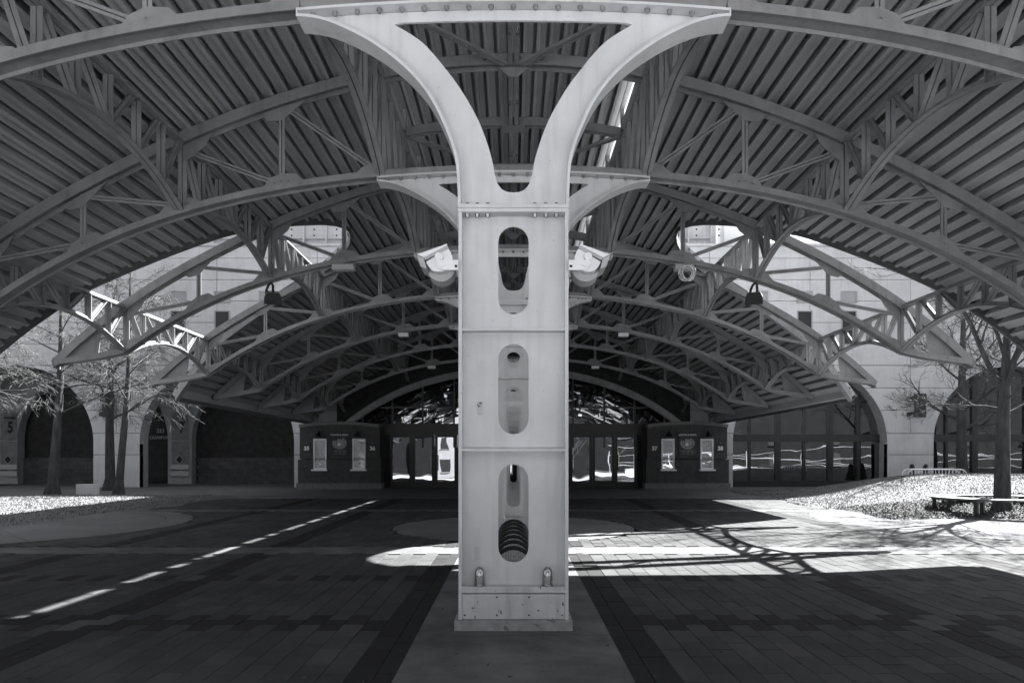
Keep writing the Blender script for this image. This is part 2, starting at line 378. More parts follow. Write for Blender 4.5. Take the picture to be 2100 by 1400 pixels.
def make_column():
    yc = Y0; t = thing('canopy_column', None, 'column', (0, yc, gz(6.3)))
    P = lambda mb_, name, m=M_COL, **k: rel(t, mb_).build(name, m, t, **k)
    b_ = MB(); b_.plate([[(-.466,-1.445),(.466,-1.445),(.466,2.235),(-.466,2.235)], slot(0,1.338,2.144,.14), slot(0,.234,1.063,.14), slot(0,-.946,-.045,.14)], yc, .022); P(b_, 'web_plate')
    for sx in (-1, 1):
        b_ = MB(); b_.box2((sx*.466, yc-.13, -1.445), (sx*.497, yc+.13, 2.235)); P(b_, 'flange')
    for z in (1.18, .088):
        for sy in (-1, 1):
            b_ = MB(); b_.box2((-.466, yc+sy*.012, z-.012), (.466, yc+sy*.117, z+.012)); P(b_, 'stiffener')
    b_ = MB(); b_.box2((-.5,yc-.135,2.236),(.5,yc+.135,2.270)); P(b_, 'cap_plate')
    b_ = MB(); b_.box2((-.5,yc-.135,2.274),(.5,yc+.135,2.308)); P(b_, 'cap_plate')
    bm_ = MB(); bm_.cyl((0,0,0), (0,0,-.03), .024, .018, 6); bmesh_bolt = bm_.mesh('bolt', M_GALV)
    for x in (-.42,-.33,-.235,.195,.295,.39):
        for z, ro in ((2.236, (0,0,0)), (2.308, (R(180),0,0))):
            link('bolt', bmesh_bolt, t, (x, -.075, z-t.location.z), ro)
    # base
    b_ = MB(); b_.box2((-.466,yc-.126,-1.205),(.466,yc+.126,-1.15)); P(b_, 'base_shelf', M_BASE)
    for sy in (-1, 1):
        b_ = MB(); b_.box2((-.462,yc+sy*.112,-1.44),(.462,yc+sy*.128,-1.215)); P(b_, 'cover_panel', M_BASE)
        for x in (-.15, .14, -.44, .44):
            for z in (-1.242, -1.405):
                if abs(x) > .4 and z > -1.3: continue
                b2 = MB(); b2.cyl((x, yc+sy*.128, z), (x, yc+sy*.134, z), .009, .007, 8); P(b2, 'screw', M_BLACK)
    for x in (-.31, .31):
        for sy in (-1, 1):
            y = yc+sy*.068
            b_ = MB(); b_.cyl((x,y,-1.15),(x,y,-1.142),.058,None,18); b_.cyl((x,y,-1.142),(x,y,-1.065),.046,None,6)
            prof = [(.042,-1.065),(.042,-1.03),(.037,-1.005),(.026,-.985),(.010,-.976),(.001,-.974)]
            b_.tube([(x,y,z) for r,z in prof],[r for r,z in prof],14)
            P(b_, 'anchor_nut', M_GALV, smooth=True)
    # fork
    loop = [(x+ .0, z) for x, z in AO[1:]]
    outer = [(-.478, 2.309), (-.478, 2.35)] + [(x+.012, z) for x, z in AO[4:]] + top_line + [(-x-.012, z) for x, z in reversed(AO[4:])] + [(.478, 2.35), (.478, 2.309)]
    inn = AI + [(-x, z) for x, z in reversed(AI[:-1])] 
    topc = [(x, chord_under(x)-.03-.095) for x in [1.02-2.04*i/12 for i in range(13)]]
    inn = inn + topc
    b_ = MB(); b_.plate([outer, inn], yc, .026); P(b_, 'fork_plate')
    for sx in (-1, 1):
        b_ = MB(); b_.sweep([(sx*-x, yc, z) for x, z in AO], [(-.13,-.013),(.13,-.013),(.13,.013),(-.13,.013)], (0,1,0))
        P(b_, 'fork_flange', smooth=True)
        b_ = MB(); x0, z0 = AO[-1]; b_.box2((sx*1.953, yc-.13, z0-.012), (sx*1.967, yc+.13, chord_under(1.95))); P(b_, 'end_plate')
    b_ = MB(); b_.sweep([(x, yc, z+.017) for x, z in top_line], [(-.13,-.012),(.13,-.012),(.13,.012),(-.13,.012)], (0,1,0)); P(b_, 'fork_flange')
    bm2 = MB(); bm2.cyl((0,0,0),(0,0,-.02),.026,.026,6); bm2.sphere((0,0,-.022),.022,8,4); m2 = bm2.mesh('bolt', M_TRUSS)
    for i in range(19):
        x = -1.83 + 3.66*i/18
        for sy in (-1, 1): link('bolt', m2, t, (x, sy*.075, chord_under(x)-.03-t.location.z))
    b_ = MB(); b_.box2((-.53,yc-.19,-1.6),(.53,yc+.19,-1.445)); P(b_, 'grout_pad', M_GROUT)
    b_ = MB(); b_.box2((-.62,yc-.26,-1.62),(.62,yc+.26,-1.532)); P(b_, 'footing_edge', M_CONC)
    return t
col0 = make_column()
ordw = ['nearest', 'second', 'third', 'fourth', 'fifth', 'sixth', 'farthest']
clabel = ['nearest steel column, pale painted with long slots and a forked head',
 'second steel column, seen through the slots of the nearest one with its fork above',
 'third forked steel column from the front, behind the second',
 'fourth forked steel column, its fork tips peeping out either side of the nearest column',
 'fifth forked steel column from the front of the row',
 'sixth forked steel column, last but one before the doors',
 'farthest forked steel column, standing right before the entrance doors']
cols = [col0]
for i in range(1, NT):
    cols.append(copy_tree(col0, None, (0, TY[i], gz(6.3))))
for i, c in enumerate(cols):
    tag(c, clabel[i], 'column', 'forked columns in a row under the canopy')

# ------------------------------------------------------------ transverse arched trusses
def rng(a, b, n): return [a+(b-a)*i/n for i in range(n+1)]
def make_truss():
    yc = Y0; t = thing('arched_truss', None, 'truss', (0, yc, 0))
    P = lambda mb_, name, m=M_TRUSS, **k: rel(t, mb_).build(name, m, t, **k)
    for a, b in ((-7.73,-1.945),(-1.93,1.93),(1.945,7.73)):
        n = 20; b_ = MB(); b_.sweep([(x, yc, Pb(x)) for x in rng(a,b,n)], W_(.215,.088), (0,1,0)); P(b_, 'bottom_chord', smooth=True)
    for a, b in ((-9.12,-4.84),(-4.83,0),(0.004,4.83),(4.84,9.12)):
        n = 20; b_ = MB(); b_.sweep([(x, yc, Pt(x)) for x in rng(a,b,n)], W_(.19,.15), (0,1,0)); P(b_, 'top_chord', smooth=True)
    def member(name, p0, p1, w=.085, d=.05):
        b_ = MB(); 
        for pr in DA(w, d, g=.010): b_.sweep([p0, p1], pr, (0,1,0) if abs(p1[0]-p0[0]) > 0 else (0,1,0))
        P(b_, name)
    def flatm(name, p0, p1, w=.08):      # face towards the camera: legs lie in the truss plane
        p0 = Vector(p0); p1 = Vector(p1); tdir = (p1-p0).normalized(); side = tdir.cross(Vector((0,1,0)))
        for_ = MB()
        for pr in DA(w, .06, g=.012): for_.sweep([p0, p1], [(a, -b+.0) for a, b in pr] , tuple(side))
        for_.v = [(x, y, z) for x, y, z in for_.v]
        P(for_, name)
    for s in (-1, 1):
        for k in range(3):
            x0 = XL[k]; x1 = XL[k+1] if k < 2 else None
            # posts at the longitudinal trusses
            flatm('post', (s*x0, yc, Pb(x0)+.04), (s*x0, yc, Pt(x0)-.07), .13)
            if x1:
                xm = (x0+x1)/2
                flatm('post', (s*xm, yc, Pb(xm)+.04), (s*xm, yc, Pt(xm)-.07), .09)
                flatm('diagonal', (s*(xm-.12), yc, Pt(xm)-.12), (s*(x0+.12), yc, Pb(x0)+.12), .075)
                flatm('diagonal', (s*(x1-.1), yc, Pt(x1)-.16), (s*(xm+.12), yc, Pb(xm)+.10), .075)
                # gussets
                for (xx, zf, up) in ((xm, Pb, 1), (xm, Pt, -1)):
                    o = .044 if up > 0 else -.075
                    b_ = MB(); b_.plate([[(s*(xx-.35), zf(xx-.35)+o),(s*xx, zf(xx)+o),(s*(xx+.31), zf(xx+.31)+o),(s*(xx+(.16 if up>0 else .20)), zf(xx+.16)+o+up*.15),(s*xx, zf(xx)+o+up*.19),(s*(xx-(.20 if up>0 else .13)), zf(xx-.2)+o+up*.15)]], yc, .014); P(b_, 'gusset_plate')
            b_ = MB(); b_.plate([[(s*(x0+.02), Pb(x0)+.044),(s*(x0+.4), Pb(x0+.4)+.044),(s*(x0+.26), Pb(x0+.26)+.17),(s*(x0+.06), Pb(x0)+.23)]], yc, .014); P(b_, 'gusset_plate')
            if k: 
                b_ = MB(); b_.plate([[(s*(x0-.02), Pt(x0)-.075),(s*(x0-.44), Pt(x0-.44)-.075),(s*(x0-.33), Pt(x0-.33)-.22),(s*(x0-.1), Pt(x0)-.27),(s*(x0-.02), Pt(x0)-.30)]], yc, .014); P(b_, 'gusset_plate')
                b_ = MB(); b_.plate([[(s*(x0-.02), Pb(x0)+.044),(s*(x0-.3), Pb(x0-.3)+.044),(s*(x0-.22), Pb(x0-.2)+.15),(s*(x0-.05), Pb(x0)+.22)]], yc, .014); P(b_, 'gusset_plate')
        # overhang triangle
        b_ = MB(); b_.sweep([(s*x, yc, Pb(x)) for x in (7.73,8.2,8.7,9.14)], W_(.2,.11), (0,1,0)); P(b_, 'tip_chord')
        b_ = MB(); b_.plate([[(s*8.28, Pb(8.28)+.055),(s*9.05, Pb(9.05)+.055),(s*8.34, Pt(8.34)-.07),(s*8.2, Pt(8.2)-.07)]], yc, .016); P(b_, 'tip_plate')
        b_ = MB(); b_.box2((s*7.86, yc-.007, Pb(7.86)+.05), (s*7.99, yc+.007, Pb(7.86)+.3)); P(b_, 'gusset_plate')
        b_ = MB(); b_.box2((s*9.10, yc-.1, Pt(9.1)-.11), (s*9.13, yc+.1, Pt(9.1)+.1)); P(b_, 'end_plate')
    b_ = MB(); b_.plate([[(-.22, Pt(.2)-.075),(0, Pt(0)-.075),(.22, Pt(.2)-.075),(.06, Pt(0)-.22),(-.06, Pt(0)-.22)]], yc, .014); P(b_, 'gusset_plate')
    bm2 = MB(); bm2.cyl((0,0,0),(0,-.02,0),.03,.026,8); m2 = bm2.mesh('bolt', M_GALV)
    for i in range(6): link('bolt', m2, t, (-.42+.168*i, -.096, Pt(.2)))
    return t
tr0 = make_truss()
tlab = ['nearest arched roof truss, wide pale arch crossing the top of the picture',
 'second arched roof truss, behind the nearest column fork',
 'third arched roof truss, carrying two hanging black floodlights',
 'fourth arched roof truss, its open tips jutting past the roof deck edge',
 'fifth arched roof truss, first one fully under the far roof deck',
 'sixth arched roof truss, second from the entrance wall',
 'farthest arched roof truss, just before the entrance arch']
for s_ in (-1, 1):
    for x0 in (3.38, 4.83, 6.28):
        for dx, dz in ((-.10,.10),(0.0,.12),(.10,.10)):
            b_ = MB(); x = x0+dx; z = Pb(x)+.044+dz-.05
            b_.cyl((s_*x, Y0-.034, z), (s_*x, Y0-.045, z), .013, .011, 6); rel(tr0, b_).build('bolt', M_TRUSS, tr0)
for (x, z, w_, h_) in ((-.31, .47, .05, .12), (-.335, -.86, .055, .12)):
    b_ = MB(); b_.box2((x-w_/2, Y0-.0135, z-h_/2), (x+w_/2, Y0-.0115, z+h_/2)); rel(col0, b_).build('old_label_patch', M_BASE, col0)
trs = [tr0] + [copy_tree(tr0, None, (0, TY[i], 0)) for i in range(1, NT)]
for i, c in enumerate(trs): tag(c, tlab[i], 'truss', 'arched trusses across the canopy')

# ------------------------------------------------------------ longitudinal trusses
def arch_z(X, u): return Pb(X) + .40*(1-(2*u-1)**2)
YW = 31.3
def make_long(s, X, label):
    t = thing('longitudinal_truss', label, 'truss', (s*X, Y0, Pb(X)), 'trusses running from arch to arch towards the building')
    zt = Pt(X); g = .11; meshes = {}
    def M_(key, name, fn, **k):
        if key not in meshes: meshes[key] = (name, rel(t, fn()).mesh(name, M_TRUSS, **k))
        return meshes[key]
    def place(key, j): n, me = meshes[key]; link(n, me, t, (0, DY*j, 0))
    def fa():
        b_ = MB()
        for pr in DA(.15, .07, g=.014, t=.014): b_.sweep([(s*X, Y0+g+(DY-2*g)*u, arch_z(X,u)) for u in rng(0,1,16)], pr, (1,0,0))
        return b_
    def ft():
        b_ = MB()
        for pr in DA(.15, .08, g=.014, t=.014): b_.sweep([(s*X, Y0+.1, zt-.06),(s*X, Y0+DY-.1, zt-.06)], pr, (1,0,0))
        return b_
    M_('arch', 'arched_chord', fa, smooth=True); M_('top', 'upper_chord', ft)
    n = 6
    def mem(ya, za, yb, zb, w):
        b_ = MB(); p0 = Vector((s*X, ya, za)); p1 = Vector((s*X, yb, zb)); td = (p1-p0).normalized(); side = td.cross(Vector((1,0,0)))
        # legs face along Y: wide face seen from the camera
        for pr in DA(w, .055, g=.012, t=.010): b_.sweep([p0, p1], pr, (1,0,0))
        return b_
    for i in range(1, n):
        u = i/n; y = Y0+DY*u
        M_('v%d' % i, 'post', lambda: mem(y, arch_z(X,u)+.01, y, zt-.05, .125))
    for i in range(n):
        ua, ub = i/n, (i+1)/n
        if i < n/2: ya, za, yb, zb = Y0+DY*ua+.10, zt-.07, Y0+DY*ub-.05, arch_z(X,ub)+.03
        else: ya, za, yb, zb = Y0+DY*ua+.05, arch_z(X,ua)+.03, Y0+DY*ub-.10, zt-.07
        M_('d%d' % i, 'diagonal', lambda: mem(ya, za, yb, zb, .12))
    nb = NT-1
    for j in range(nb):
        for k in meshes: place(k, j)
    # last bay to the entrance arch and a short stub before the first arch
    for k in meshes:
        if k in ('arch', 'top', 'v1', 'v2', 'v3', 'v4', 'd0', 'd1', 'd2', 'd3', 'd4'):
            if k in ('arch', 'top'):
                n_, me = meshes[k]; o = link(n_, me, t, (0, DY*nb, 0)); o.scale = (1, (YW-TY[-1])/DY, 1)
            else: place(k, nb)
    return t
sides = {(-1,1.93):'left inner', (1,1.93):'right inner', (-1,4.83):'left middle', (1,4.83):'right middle', (-1,7.73):'left outer', (1,7.73):'right outer'}
desc = {(-1,1.93):'lengthwise lattice truss along the left tips of the column forks', (1,1.93):'lengthwise lattice truss along the right tips of the column forks',
 (-1,4.83):'lengthwise lattice truss left of the columns, with the left hanging floodlight below it', (1,4.83):'lengthwise lattice truss right of the columns, with the right hanging floodlight below it',
 (-1,7.73):'outermost left lengthwise truss, partly sunlit before the pale building', (1,7.73):'outermost right lengthwise truss, nearest the tree with the round bench'}
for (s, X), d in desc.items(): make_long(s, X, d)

# ridge member and plan bracing
t = thing('ridge_beam', 'bolted ridge beam with cross braces along the roof centre', 'beam', (0, Y0, Pt(0)))
yl = [Y0+DY*i for i in range(NT)] + [YW]
for a, b in zip(yl[:-1], yl[1:]):
    for sx in (-1, 1):
        b_ = MB(); b_.sweep([(sx*.045, a+.1, 5.72),(sx*.045, b-.1, 5.72)], [(-.032,-.006),(.032,-.006),(.032,.006),(sx*-.020,.006),(sx*-.020,.14),(sx*-.032,.14)] if sx>0 else [(-.032,-.006),(.032,-.006),(.032,.14),(.020,.14),(.020,.006),(-.032,.006)], (1,0,0))
        rel(t, b_).build('beam_angle', M_TRUSS, t)
    for yb in ((a+b)/2,):
        for y_, z_ in ((yb, 5.71),):
            b_ = MB(); b_.plate([[(-.2,yb-.12),(.2,yb-.12),(.2,yb+.12),(-.2,yb+.12)]], 5.70, .012, 'z'); rel(t, b_).build('splice_plate', M_TRUSS, t)
        for y_ in (a+.9, a+1.0, b-.9, b-.8):
            for sx in (-1,1):
                b_ = MB(); b_.cyl((sx*.055,y_,5.714),(sx*.055,y_,5.69),.02,.017,6); rel(t, b_).build('bolt', M_GALV, t)
    ym = (a+b)/2
    for sx in (-1, 1):
        b_ = MB(); 
        for pr in DA(.09,.06): b_.sweep([(sx*.12, b-.12, 5.68),(sx*1.86, ym, 5.56)], [(x_,z_) for x_,z_ in pr], (0,1,0))
        rel(t, b_).build('cross_brace', M_TRUSS, t)
    b_ = MB(); b_.sweep([(x, ym, Pt(x)+.02) for x in rng(-1.85,1.85,10)], W_(.12,.14), (0,1,0)); rel(t, b_).build('purlin', M_TRUSS, t)

# ------------------------------------------------------------ corrugated roof deck
NE = [(3.68,15.35),(3.72,15.1),(3.84,14.8),(4.04,14.5),(4.32,14.2),(4.8,13.75),(5.58,13.2),(6.6,12.85),(7.8,12.4),(9.4,12.1)]
FE = [(3.68,15.35),(3.72,15.7),(3.84,16.1),(4.04,16.5),(4.32,16.8),(4.7,17.2),(5.5,17.6),(6.6,17.9),(7.7,18.15),(9.4,19.1)]
def interp(T, x):
    if x <= T[0][0]: return T[0][1]
    for (a, ya), (b, yb) in zip(T[:-1], T[1:]):
        if x <= b: return ya+(yb-ya)*(x-a)/(b-a)
    return T[-1][1]
def deck_z(x, raise_=0.0): return Pt(x)+.085+raise_
PITCH = .2
def deck_strip(mbk, xa, sgn, y0, y1, raise_, f0=None, f1=None, w=PITCH):
    """one corrugation from xa to xa+w; y0,y1 constants or functions of x"""
    prof = [(0,0),(.048,0),(.056,.05),(w-.056,.05),(w-.055,.20),(w-.001,.20),(w,0)]
    pts = []
    for dx, dz in prof:
        x = xa+dx; sl = (Pt(x+.01)-Pt(x-.01))/.02; n = Vector((-sl, 1)).normalized()
        pts.append((x+n.x*dz, deck_z(x, raise_)+n.y*dz, x))
    topp = []
    for dx in (w, 0):
        x = xa+dx; sl = (Pt(x+.01)-Pt(x-.01))/.02; n = Vector((-sl, 1)).normalized(); topp.append((x+n.x*.215, deck_z(x, raise_)+n.y*.215, x))
    allp = pts+topp; k = len(allp)
    Y_0 = [y0(abs(p[2])) if callable(y0) else y0 for p in allp]; Y_1 = [y1(abs(p[2])) if callable(y1) else y1 for p in allp]
    vs = [(sgn*p[0], Y_0[i], p[1]) for i, p in enumerate(allp)] + [(sgn*p[0], Y_1[i], p[1]) for i, p in enumerate(allp)]
    fs = [(i, (i+1)%k, k+(i+1)%k, k+i) for i in range(k)] + [tuple(range(k)), tuple(range(2*k-1, k-1, -1))]
    mbk.add(vs, fs)
YF = 3.2  # front roof edge, out of view, drawn forward to shade the ground
near = thing('roof_deck', 'near corrugated roof deck over the nearest two arches, curved down at both sides', 'roof', (0, YF, Pt(0)))
fard = thing('roof_deck', 'far corrugated roof deck reaching the entrance wall', 'roof', (0, 22, Pt(0)))
centre = thing('roof_deck', 'raised middle strip of corrugated roof deck above the column row', 'roof', (0, YF, Pt(0)+.4))
def ybreaks(a, b):
    L_ = [a]+[y for y in TY if a+.4 < y < b-.4]+[b]; return list(zip(L_[:-1], L_[1:]))
DECK_IN = 1.86
for sgn in (-1, 1):
    x = DECK_IN; sheets = []
    while x < 9.2:
        n = 4 if x+4*PITCH < 9.4 else 2
        sheets.append((x, n)); x += n*PITCH
    for xs, n in sheets:
        if xs+n*PITCH <= 3.35:
            for a, b in ybreaks(YF, YW+.585):
                par = near if a < 15.4 else fard
                b_ = MB()
                for i in range(n): deck_strip(b_, xs+i*PITCH, sgn, a, b-.002, 0)
                rel(par, b_).build('deck_sheet', M_DECK, par)
        else:
            for a, b in ybreaks(YF, 12.0)[:-1]+[(ybreaks(YF,12.0)[-1][0], None)]:
                b_ = MB()
                for i in range(n):
                    deck_strip(b_, xs+i*PITCH, sgn, a, (lambda q: interp(NE, q)) if b is None else b-.002, 0)
                rel(near, b_).build('deck_sheet', M_DECK, near)
            for a, b in [(None, TY[4])]+ybreaks(TY[4], YW+.585):
                b_ = MB()
                for i in range(n):
                    deck_strip(b_, xs+i*PITCH, sgn, (lambda q: interp(FE, q)) if a is None else a, b-.002, 0)
                rel(fard, b_).build('deck_sheet', M_DECK, fard)
RAISE = .49
x = -2.05
while x < 2.0:
    n = 4 if x < 1.5 else 4
    for a, b in ybreaks(YF, YW+.585):
        b_ = MB()
        for i in range(n):
            if x+i*PITCH+PITCH < 2.06: deck_strip(b_, x+i*PITCH, 1, a, b-.002, RAISE)
        if b_.v: rel(centre, b_).build('deck_sheet', M_DECK, centre)
    x += n*PITCH
for s in (-1, 1):   # stub posts lifting the middle strip
    for i in range(NT):
        b_ = MB(); b_.box2((s*1.88-.04, TY[i]-.05, Pt(1.9)+.05), (s*1.88+.04, TY[i]+.05, Pt(1.9)+.47)); rel(centre, b_).build('stub_post', M_TRUSS, centre)
        b_ = MB(); b_.box2((s*1.88-.03, TY[i]+DY/2-.03, Pt(1.9)+.05), (s*1.88+.03, TY[i]+DY/2+.03, Pt(1.9)+.47)); rel(centre, b_).build('stub_post', M_TRUSS, centre)
    b_ = MB(); b_.box2((s*1.84, YF, Pt(1.9)+.44), (s*1.92, YW, Pt(1.9)+.475)); rel(centre, b_).build('edge_angle', M_TRUSS, centre)
# rims round the openings and eaves
def rim(par, pts, name='edge_channel', m=M_DARKST, w=.05, h=.30, dz=.08):
    b_ = MB(); n = len(pts); vs = []
    for i, (x, y) in enumerate(pts):
        z = deck_z(x)+dz
        tx = pts[min(i+1,n-1)][0]-pts[max(i-1,0)][0]; ty = pts[min(i+1,n-1)][1]-pts[max(i-1,0)][1]; L_ = math.hypot(tx,ty) or 1
        nx_, ny_ = -ty/L_*w/2, tx/L_*w/2
        vs += [(x-nx_,y-ny_,z-h/2),(x+nx_,y+ny_,z-h/2),(x+nx_,y+ny_,z+h/2),(x-nx_,y-ny_,z+h/2)]
    b_.add(vs, [(4*i+j, 4*i+(j+1)%4, 4*i+4+(j+1)%4, 4*i+4+j) for i in range(n-1) for j in range(4)]+[(0,1,2,3),(4*n-4,4*n-3,4*n-2,4*n-1)])
    rel(par, b_).build(name, m, par)
XR = [3.68+.52*(i/16)**2 for i in range(16)]+rng(4.2,9.3,24)
for s in (-1, 1):
    ne = [(s*x, interp(NE, x)+.02) for x in XR]; fe = [(s*x, interp(FE, x)-.02) for x in XR]
    rim(near, ne); rim(fard, fe)
    rim(near, [(s*9.30, YF), (s*9.30, 12.1)], 'eave_channel', M_BOXG, .08, .28, .08)
    rim(fard, [(s*9.30, 19.0), (s*9.30, YW)], 'eave_channel', M_BOXG, .08, .28, .08)
    rim(fard, [(s*x, interp(FE, x)-.10) for x in rng(5.2, 9.36, 16)], 'rake_beam', M_TRUSS, .12, .24, .0)
rim(near, [(x, YF-.03) for x in rng(-9.3, 9.3, 60)], 'edge_channel', M_DARKST)

# ------------------------------------------------------------ fittings on the canopy
def camera_unit(s, label):
    t = thing('security_camera', label, 'security camera', (s*.5, 6.25, 1.76), 'security cameras on the nearest column')
    P = lambda b_, n, m=M_BOXW, **k: rel(t, b_).build(n, m, t, **k)
    def q(x, y): a, b = (x-1053)/226, (942-y)/226; return (s*a, b)
    b_ = MB(); b_.plate([[q(1165,538),(q(1198,538)),(q(1199,530)),(q(1205,526)),(q(1212,530)),(q(1211,545)),(q(1203,556)),q(1195,558),q(1165,558)]], 6.13, .02); P(b_, 'bracket')
    cx, cy = 1203, 534; pts = []
    for i in range(21):
        a = R(-35+i*10.2+160); 
    body = [(1186,512),(1180,522),(1177,533),(1178,545),(1185,554),(1196,559),(1208,560),(1219,557),(1226,549),(1231,540)]
    b_ = MB(); b_.plate([[q(*p) for p in body]], 6.20, .10); P(b_, 'side_cheek')
    b_ = MB(); b_.plate([[q(1185,513),q(1188,507),q(1235,531),q(1232,537)]], 6.22, .17); P(b_, 'hood_rim', M_BOXG)
    b_ = MB(); h0, h1, h2 = q(1188,507), q(1249,529), q(1235,532)
    yb = 6.13; ye = 6.42
    b_.add([(h0[0],yb,h0[1]),(h2[0],yb,h2[1]),(h2[0],ye,h2[1]),(h0[0],ye,h0[1]),(h0[0],yb,h0[1]+.012),(h1[0],yb,h1[1]+.012),(h1[0],ye,h1[1]+.012),(h0[0],ye,h0[1]+.012)], [(0,1,2,3),(4,5,6,7),(0,1,5,4),(1,2,6,5),(2,3,7,6),(3,0,4,7)]); P(b_, 'sun_hood')
    b_ = MB(); h3, h4 = q(1242,549), q(1229,556); b_.add([(h2[0],yb,h2[1]),(h1[0],yb+.02,h1[1]),(h3[0],yb+.02,h3[1]),(h4[0],yb,h4[1]),(h2[0],ye,h2[1]),(h1[0],ye,h1[1]),(h3[0],ye,h3[1]),(h4[0],ye,h4[1])], [(0,1,2,3),(4,5,6,7),(0,1,5,4),(1,2,6,5),(2,3,7,6),(3,0,4,7)]); P(b_, 'lens_shield', M_BOXG)
    c = q(1203,545); b_ = MB(); b_.cyl((c[0],6.26,c[1]),(c[0],6.42,c[1]-.01),.128,.128,28); P(b_, 'drum', M_BOXG, smooth=True)
    c = q(1204,532); b_ = MB(); b_.cyl((c[0],6.145,c[1]),(c[0],6.10,c[1]),.038,.036,24); P(b_, 'pivot_cap', smooth=True)
    b_ = MB(); b_.plate([[q(1199,536),q(1208,540),q(1203,551),q(1197,552),q(1192,548)]], 6.115, .012); P(b_, 'slot_cover')
    c = q(1169.5,550.5); b_ = MB(); b_.cyl((c[0],6.12,c[1]),(c[0],6.117,c[1]),.013,.013,12); P(b_, 'bolt_hole', M_BLACK)
    return t
camera_unit(-1, 'white hooded security camera on the left side of the nearest column')
camera_unit(1, 'white hooded security camera on the right side of the nearest column')
def flood(s, label):
    X = s*4.83; y = TY[2]; z = Pb(4.83)
    t = thing('hanging_floodlight', label, 'floodlight', (X, y, z-.06), 'black floodlights hung from the third arch')
    P = lambda b_, n, m=M_BLACK, **k: rel(t, b_).build(n, m, t, **k)
    b_ = MB(); b_.tube([(X-.10,y,z-.36),(X-.10,y,z-.22),(X-.06,y,z-.12),(X,y,z-.07),(X+.03,y,z-.12),(X+.035,y,z-.30)],.026,8); P(b_, 'yoke', smooth=True)
    rot = Matrix.Rotation(R(-20*s), 3, 'Z') @ Matrix.Rotation(R(22), 3, 'X')
    b_ = MB(); v = []
    for (zz, hw, hd) in ((.09,.11,.10),(-.02,.165,.14),(-.14,.165,.14)):
        v += [rot@Vector((a*hw,b*hd,zz)) for a,b in ((-1,-1),(1,-1),(1,1),(-1,1))]
    v = [p+Vector((X-.03*s, y, z-.34)) for p in v]
    b_.add(v, [(0,1,2,3),(11,10,9,8)]+[(4*i+j,4*i+(j+1)%4,4*i+4+(j+1)%4,4*i+4+j) for i in range(2) for j in range(4)]); P(b_, 'housing')
    b_ = MB(); b_.add([rot@Vector((a*.15,b*.125,-.143))+Vector((X-.03*s,y,z-.34)) for a,b in ((-1,-1),(1,-1),(1,1),(-1,1))], [(0,1,2,3)]); P(b_, 'lens', M_GLASS2)
flood(-1, 'black floodlight hanging from the third arch, left of the columns'); flood(1, 'black floodlight hanging from the third arch, right of the columns')
fx = [(2,-1,.42,'long grey junction box under the third arch, left of the nearest column'),(2,1,.36,'grey junction box under the third arch with a cable coil below it'),
      (4,1,.30,'small white lamp box under the fifth arch, right of the columns'),(4,-1,.30,'small lamp box under the fifth arch, left of the columns'),
      (6,-1,.30,'small lamp box under the farthest arch, left of the columns'),(6,1,.30,'small lamp box under the farthest arch, right of the columns')]
for i, s, w_, lab in fx:
    X = s*(3.38 if i != 4 else 3.36); y = TY[i]; z = Pb(X)-.05
    t = thing('arch_box', lab, 'lamp', (X, y, z), 'lamp boxes under the arches')  # third-arch ones are junction boxes, the rest lamps
    b_ = MB(); b_.box2((X-w_/2,y-.13,z-.13),(X+w_/2,y+.05,z-.03)); rel(t,b_).build('housing', M_BOXG if i < 4 else M_BOXW, t)
    b_ = MB(); b_.box2((X-w_/2-.02,y-.15,z-.029),(X+w_/2+.02,y+.06,z-.012)); rel(t,b_).build('lid', M_TRUSS, t)
    b_ = MB(); b_.cyl((X,y,z-.012),(X,y,z+.02),.02,None,8); rel(t,b_).build('stem', M_TRUSS, t)
b_ = MB(); rr = random.Random(5)
for k in range(7):
    r = rr.uniform(.11,.155); ax = rr.uniform(-.7,.7); az = rr.uniform(-.3,.3); c = Vector((3.42+rr.uniform(-.03,.03), TY[2]-.17, Pb(3.4)-.27+rr.uniform(-.03,.03)))
    Rm = Matrix.Rotation(ax,3,'Z') @ Matrix.Rotation(az,3,'X')
    b_.tube([tuple(c+Rm@Vector((r*math.cos(a),0,r*math.sin(a)))) for a in rng(0,2*math.pi,26)], .006, 5)
tag(b_.build('cable_coil', M_BOXW, smooth=True), 'white coiled cable hanging under the grey junction box', 'cable')

# bike rack of hoops and drain grate seen through the lowest slot
t = thing('bike_rack', 'black wave bike rack between the first two columns', 'bike rack', (0, 8, gz(8)))
g_ = gz(8)
for i in range(7):
    y = 6.75+i*.5; b_ = MB(); r = .2; zt_ = -.87-r
    pts = [(-r,y,g_),(-r,y,zt_)]+[(-r*math.cos(a),y,zt_+r*math.sin(a)) for a in rng(.2,math.pi-.2,10)]+[(r,y,zt_),(r,y,g_)]
    b_.tube(pts,.022,10); rel(t,b_).build('hoop', M_BLACK, t, smooth=True)
for i in range(13):
    x = -.21+i*.035; b_ = MB(); b_.cyl((x,9.55,g_+.02),(x,9.55,-1.08),.009,None,8); rel(t,b_).build('comb_bar', M_BOXG, t)
for sx in (-1,1):
    b_ = MB(); b_.tube([(sx*.2,6.7,g_+.03),(sx*.2,9.7,g_+.03)],.02,8); rel(t,b_).build('rail', M_BLACK, t, smooth=True)
t = thing('drain_grate', 'slotted metal drain grate on the ground behind the nearest column', 'drain', (0, 7.0, gz(7)))
for i in range(12):
    x = -.24+i*.0436; b_ = MB(); b_.box2((x-.009,6.72,gz(7)+.006),(x+.009,7.25,gz(7)+.03)); rel(t,b_).build('grate_bar', M_GALV, t)
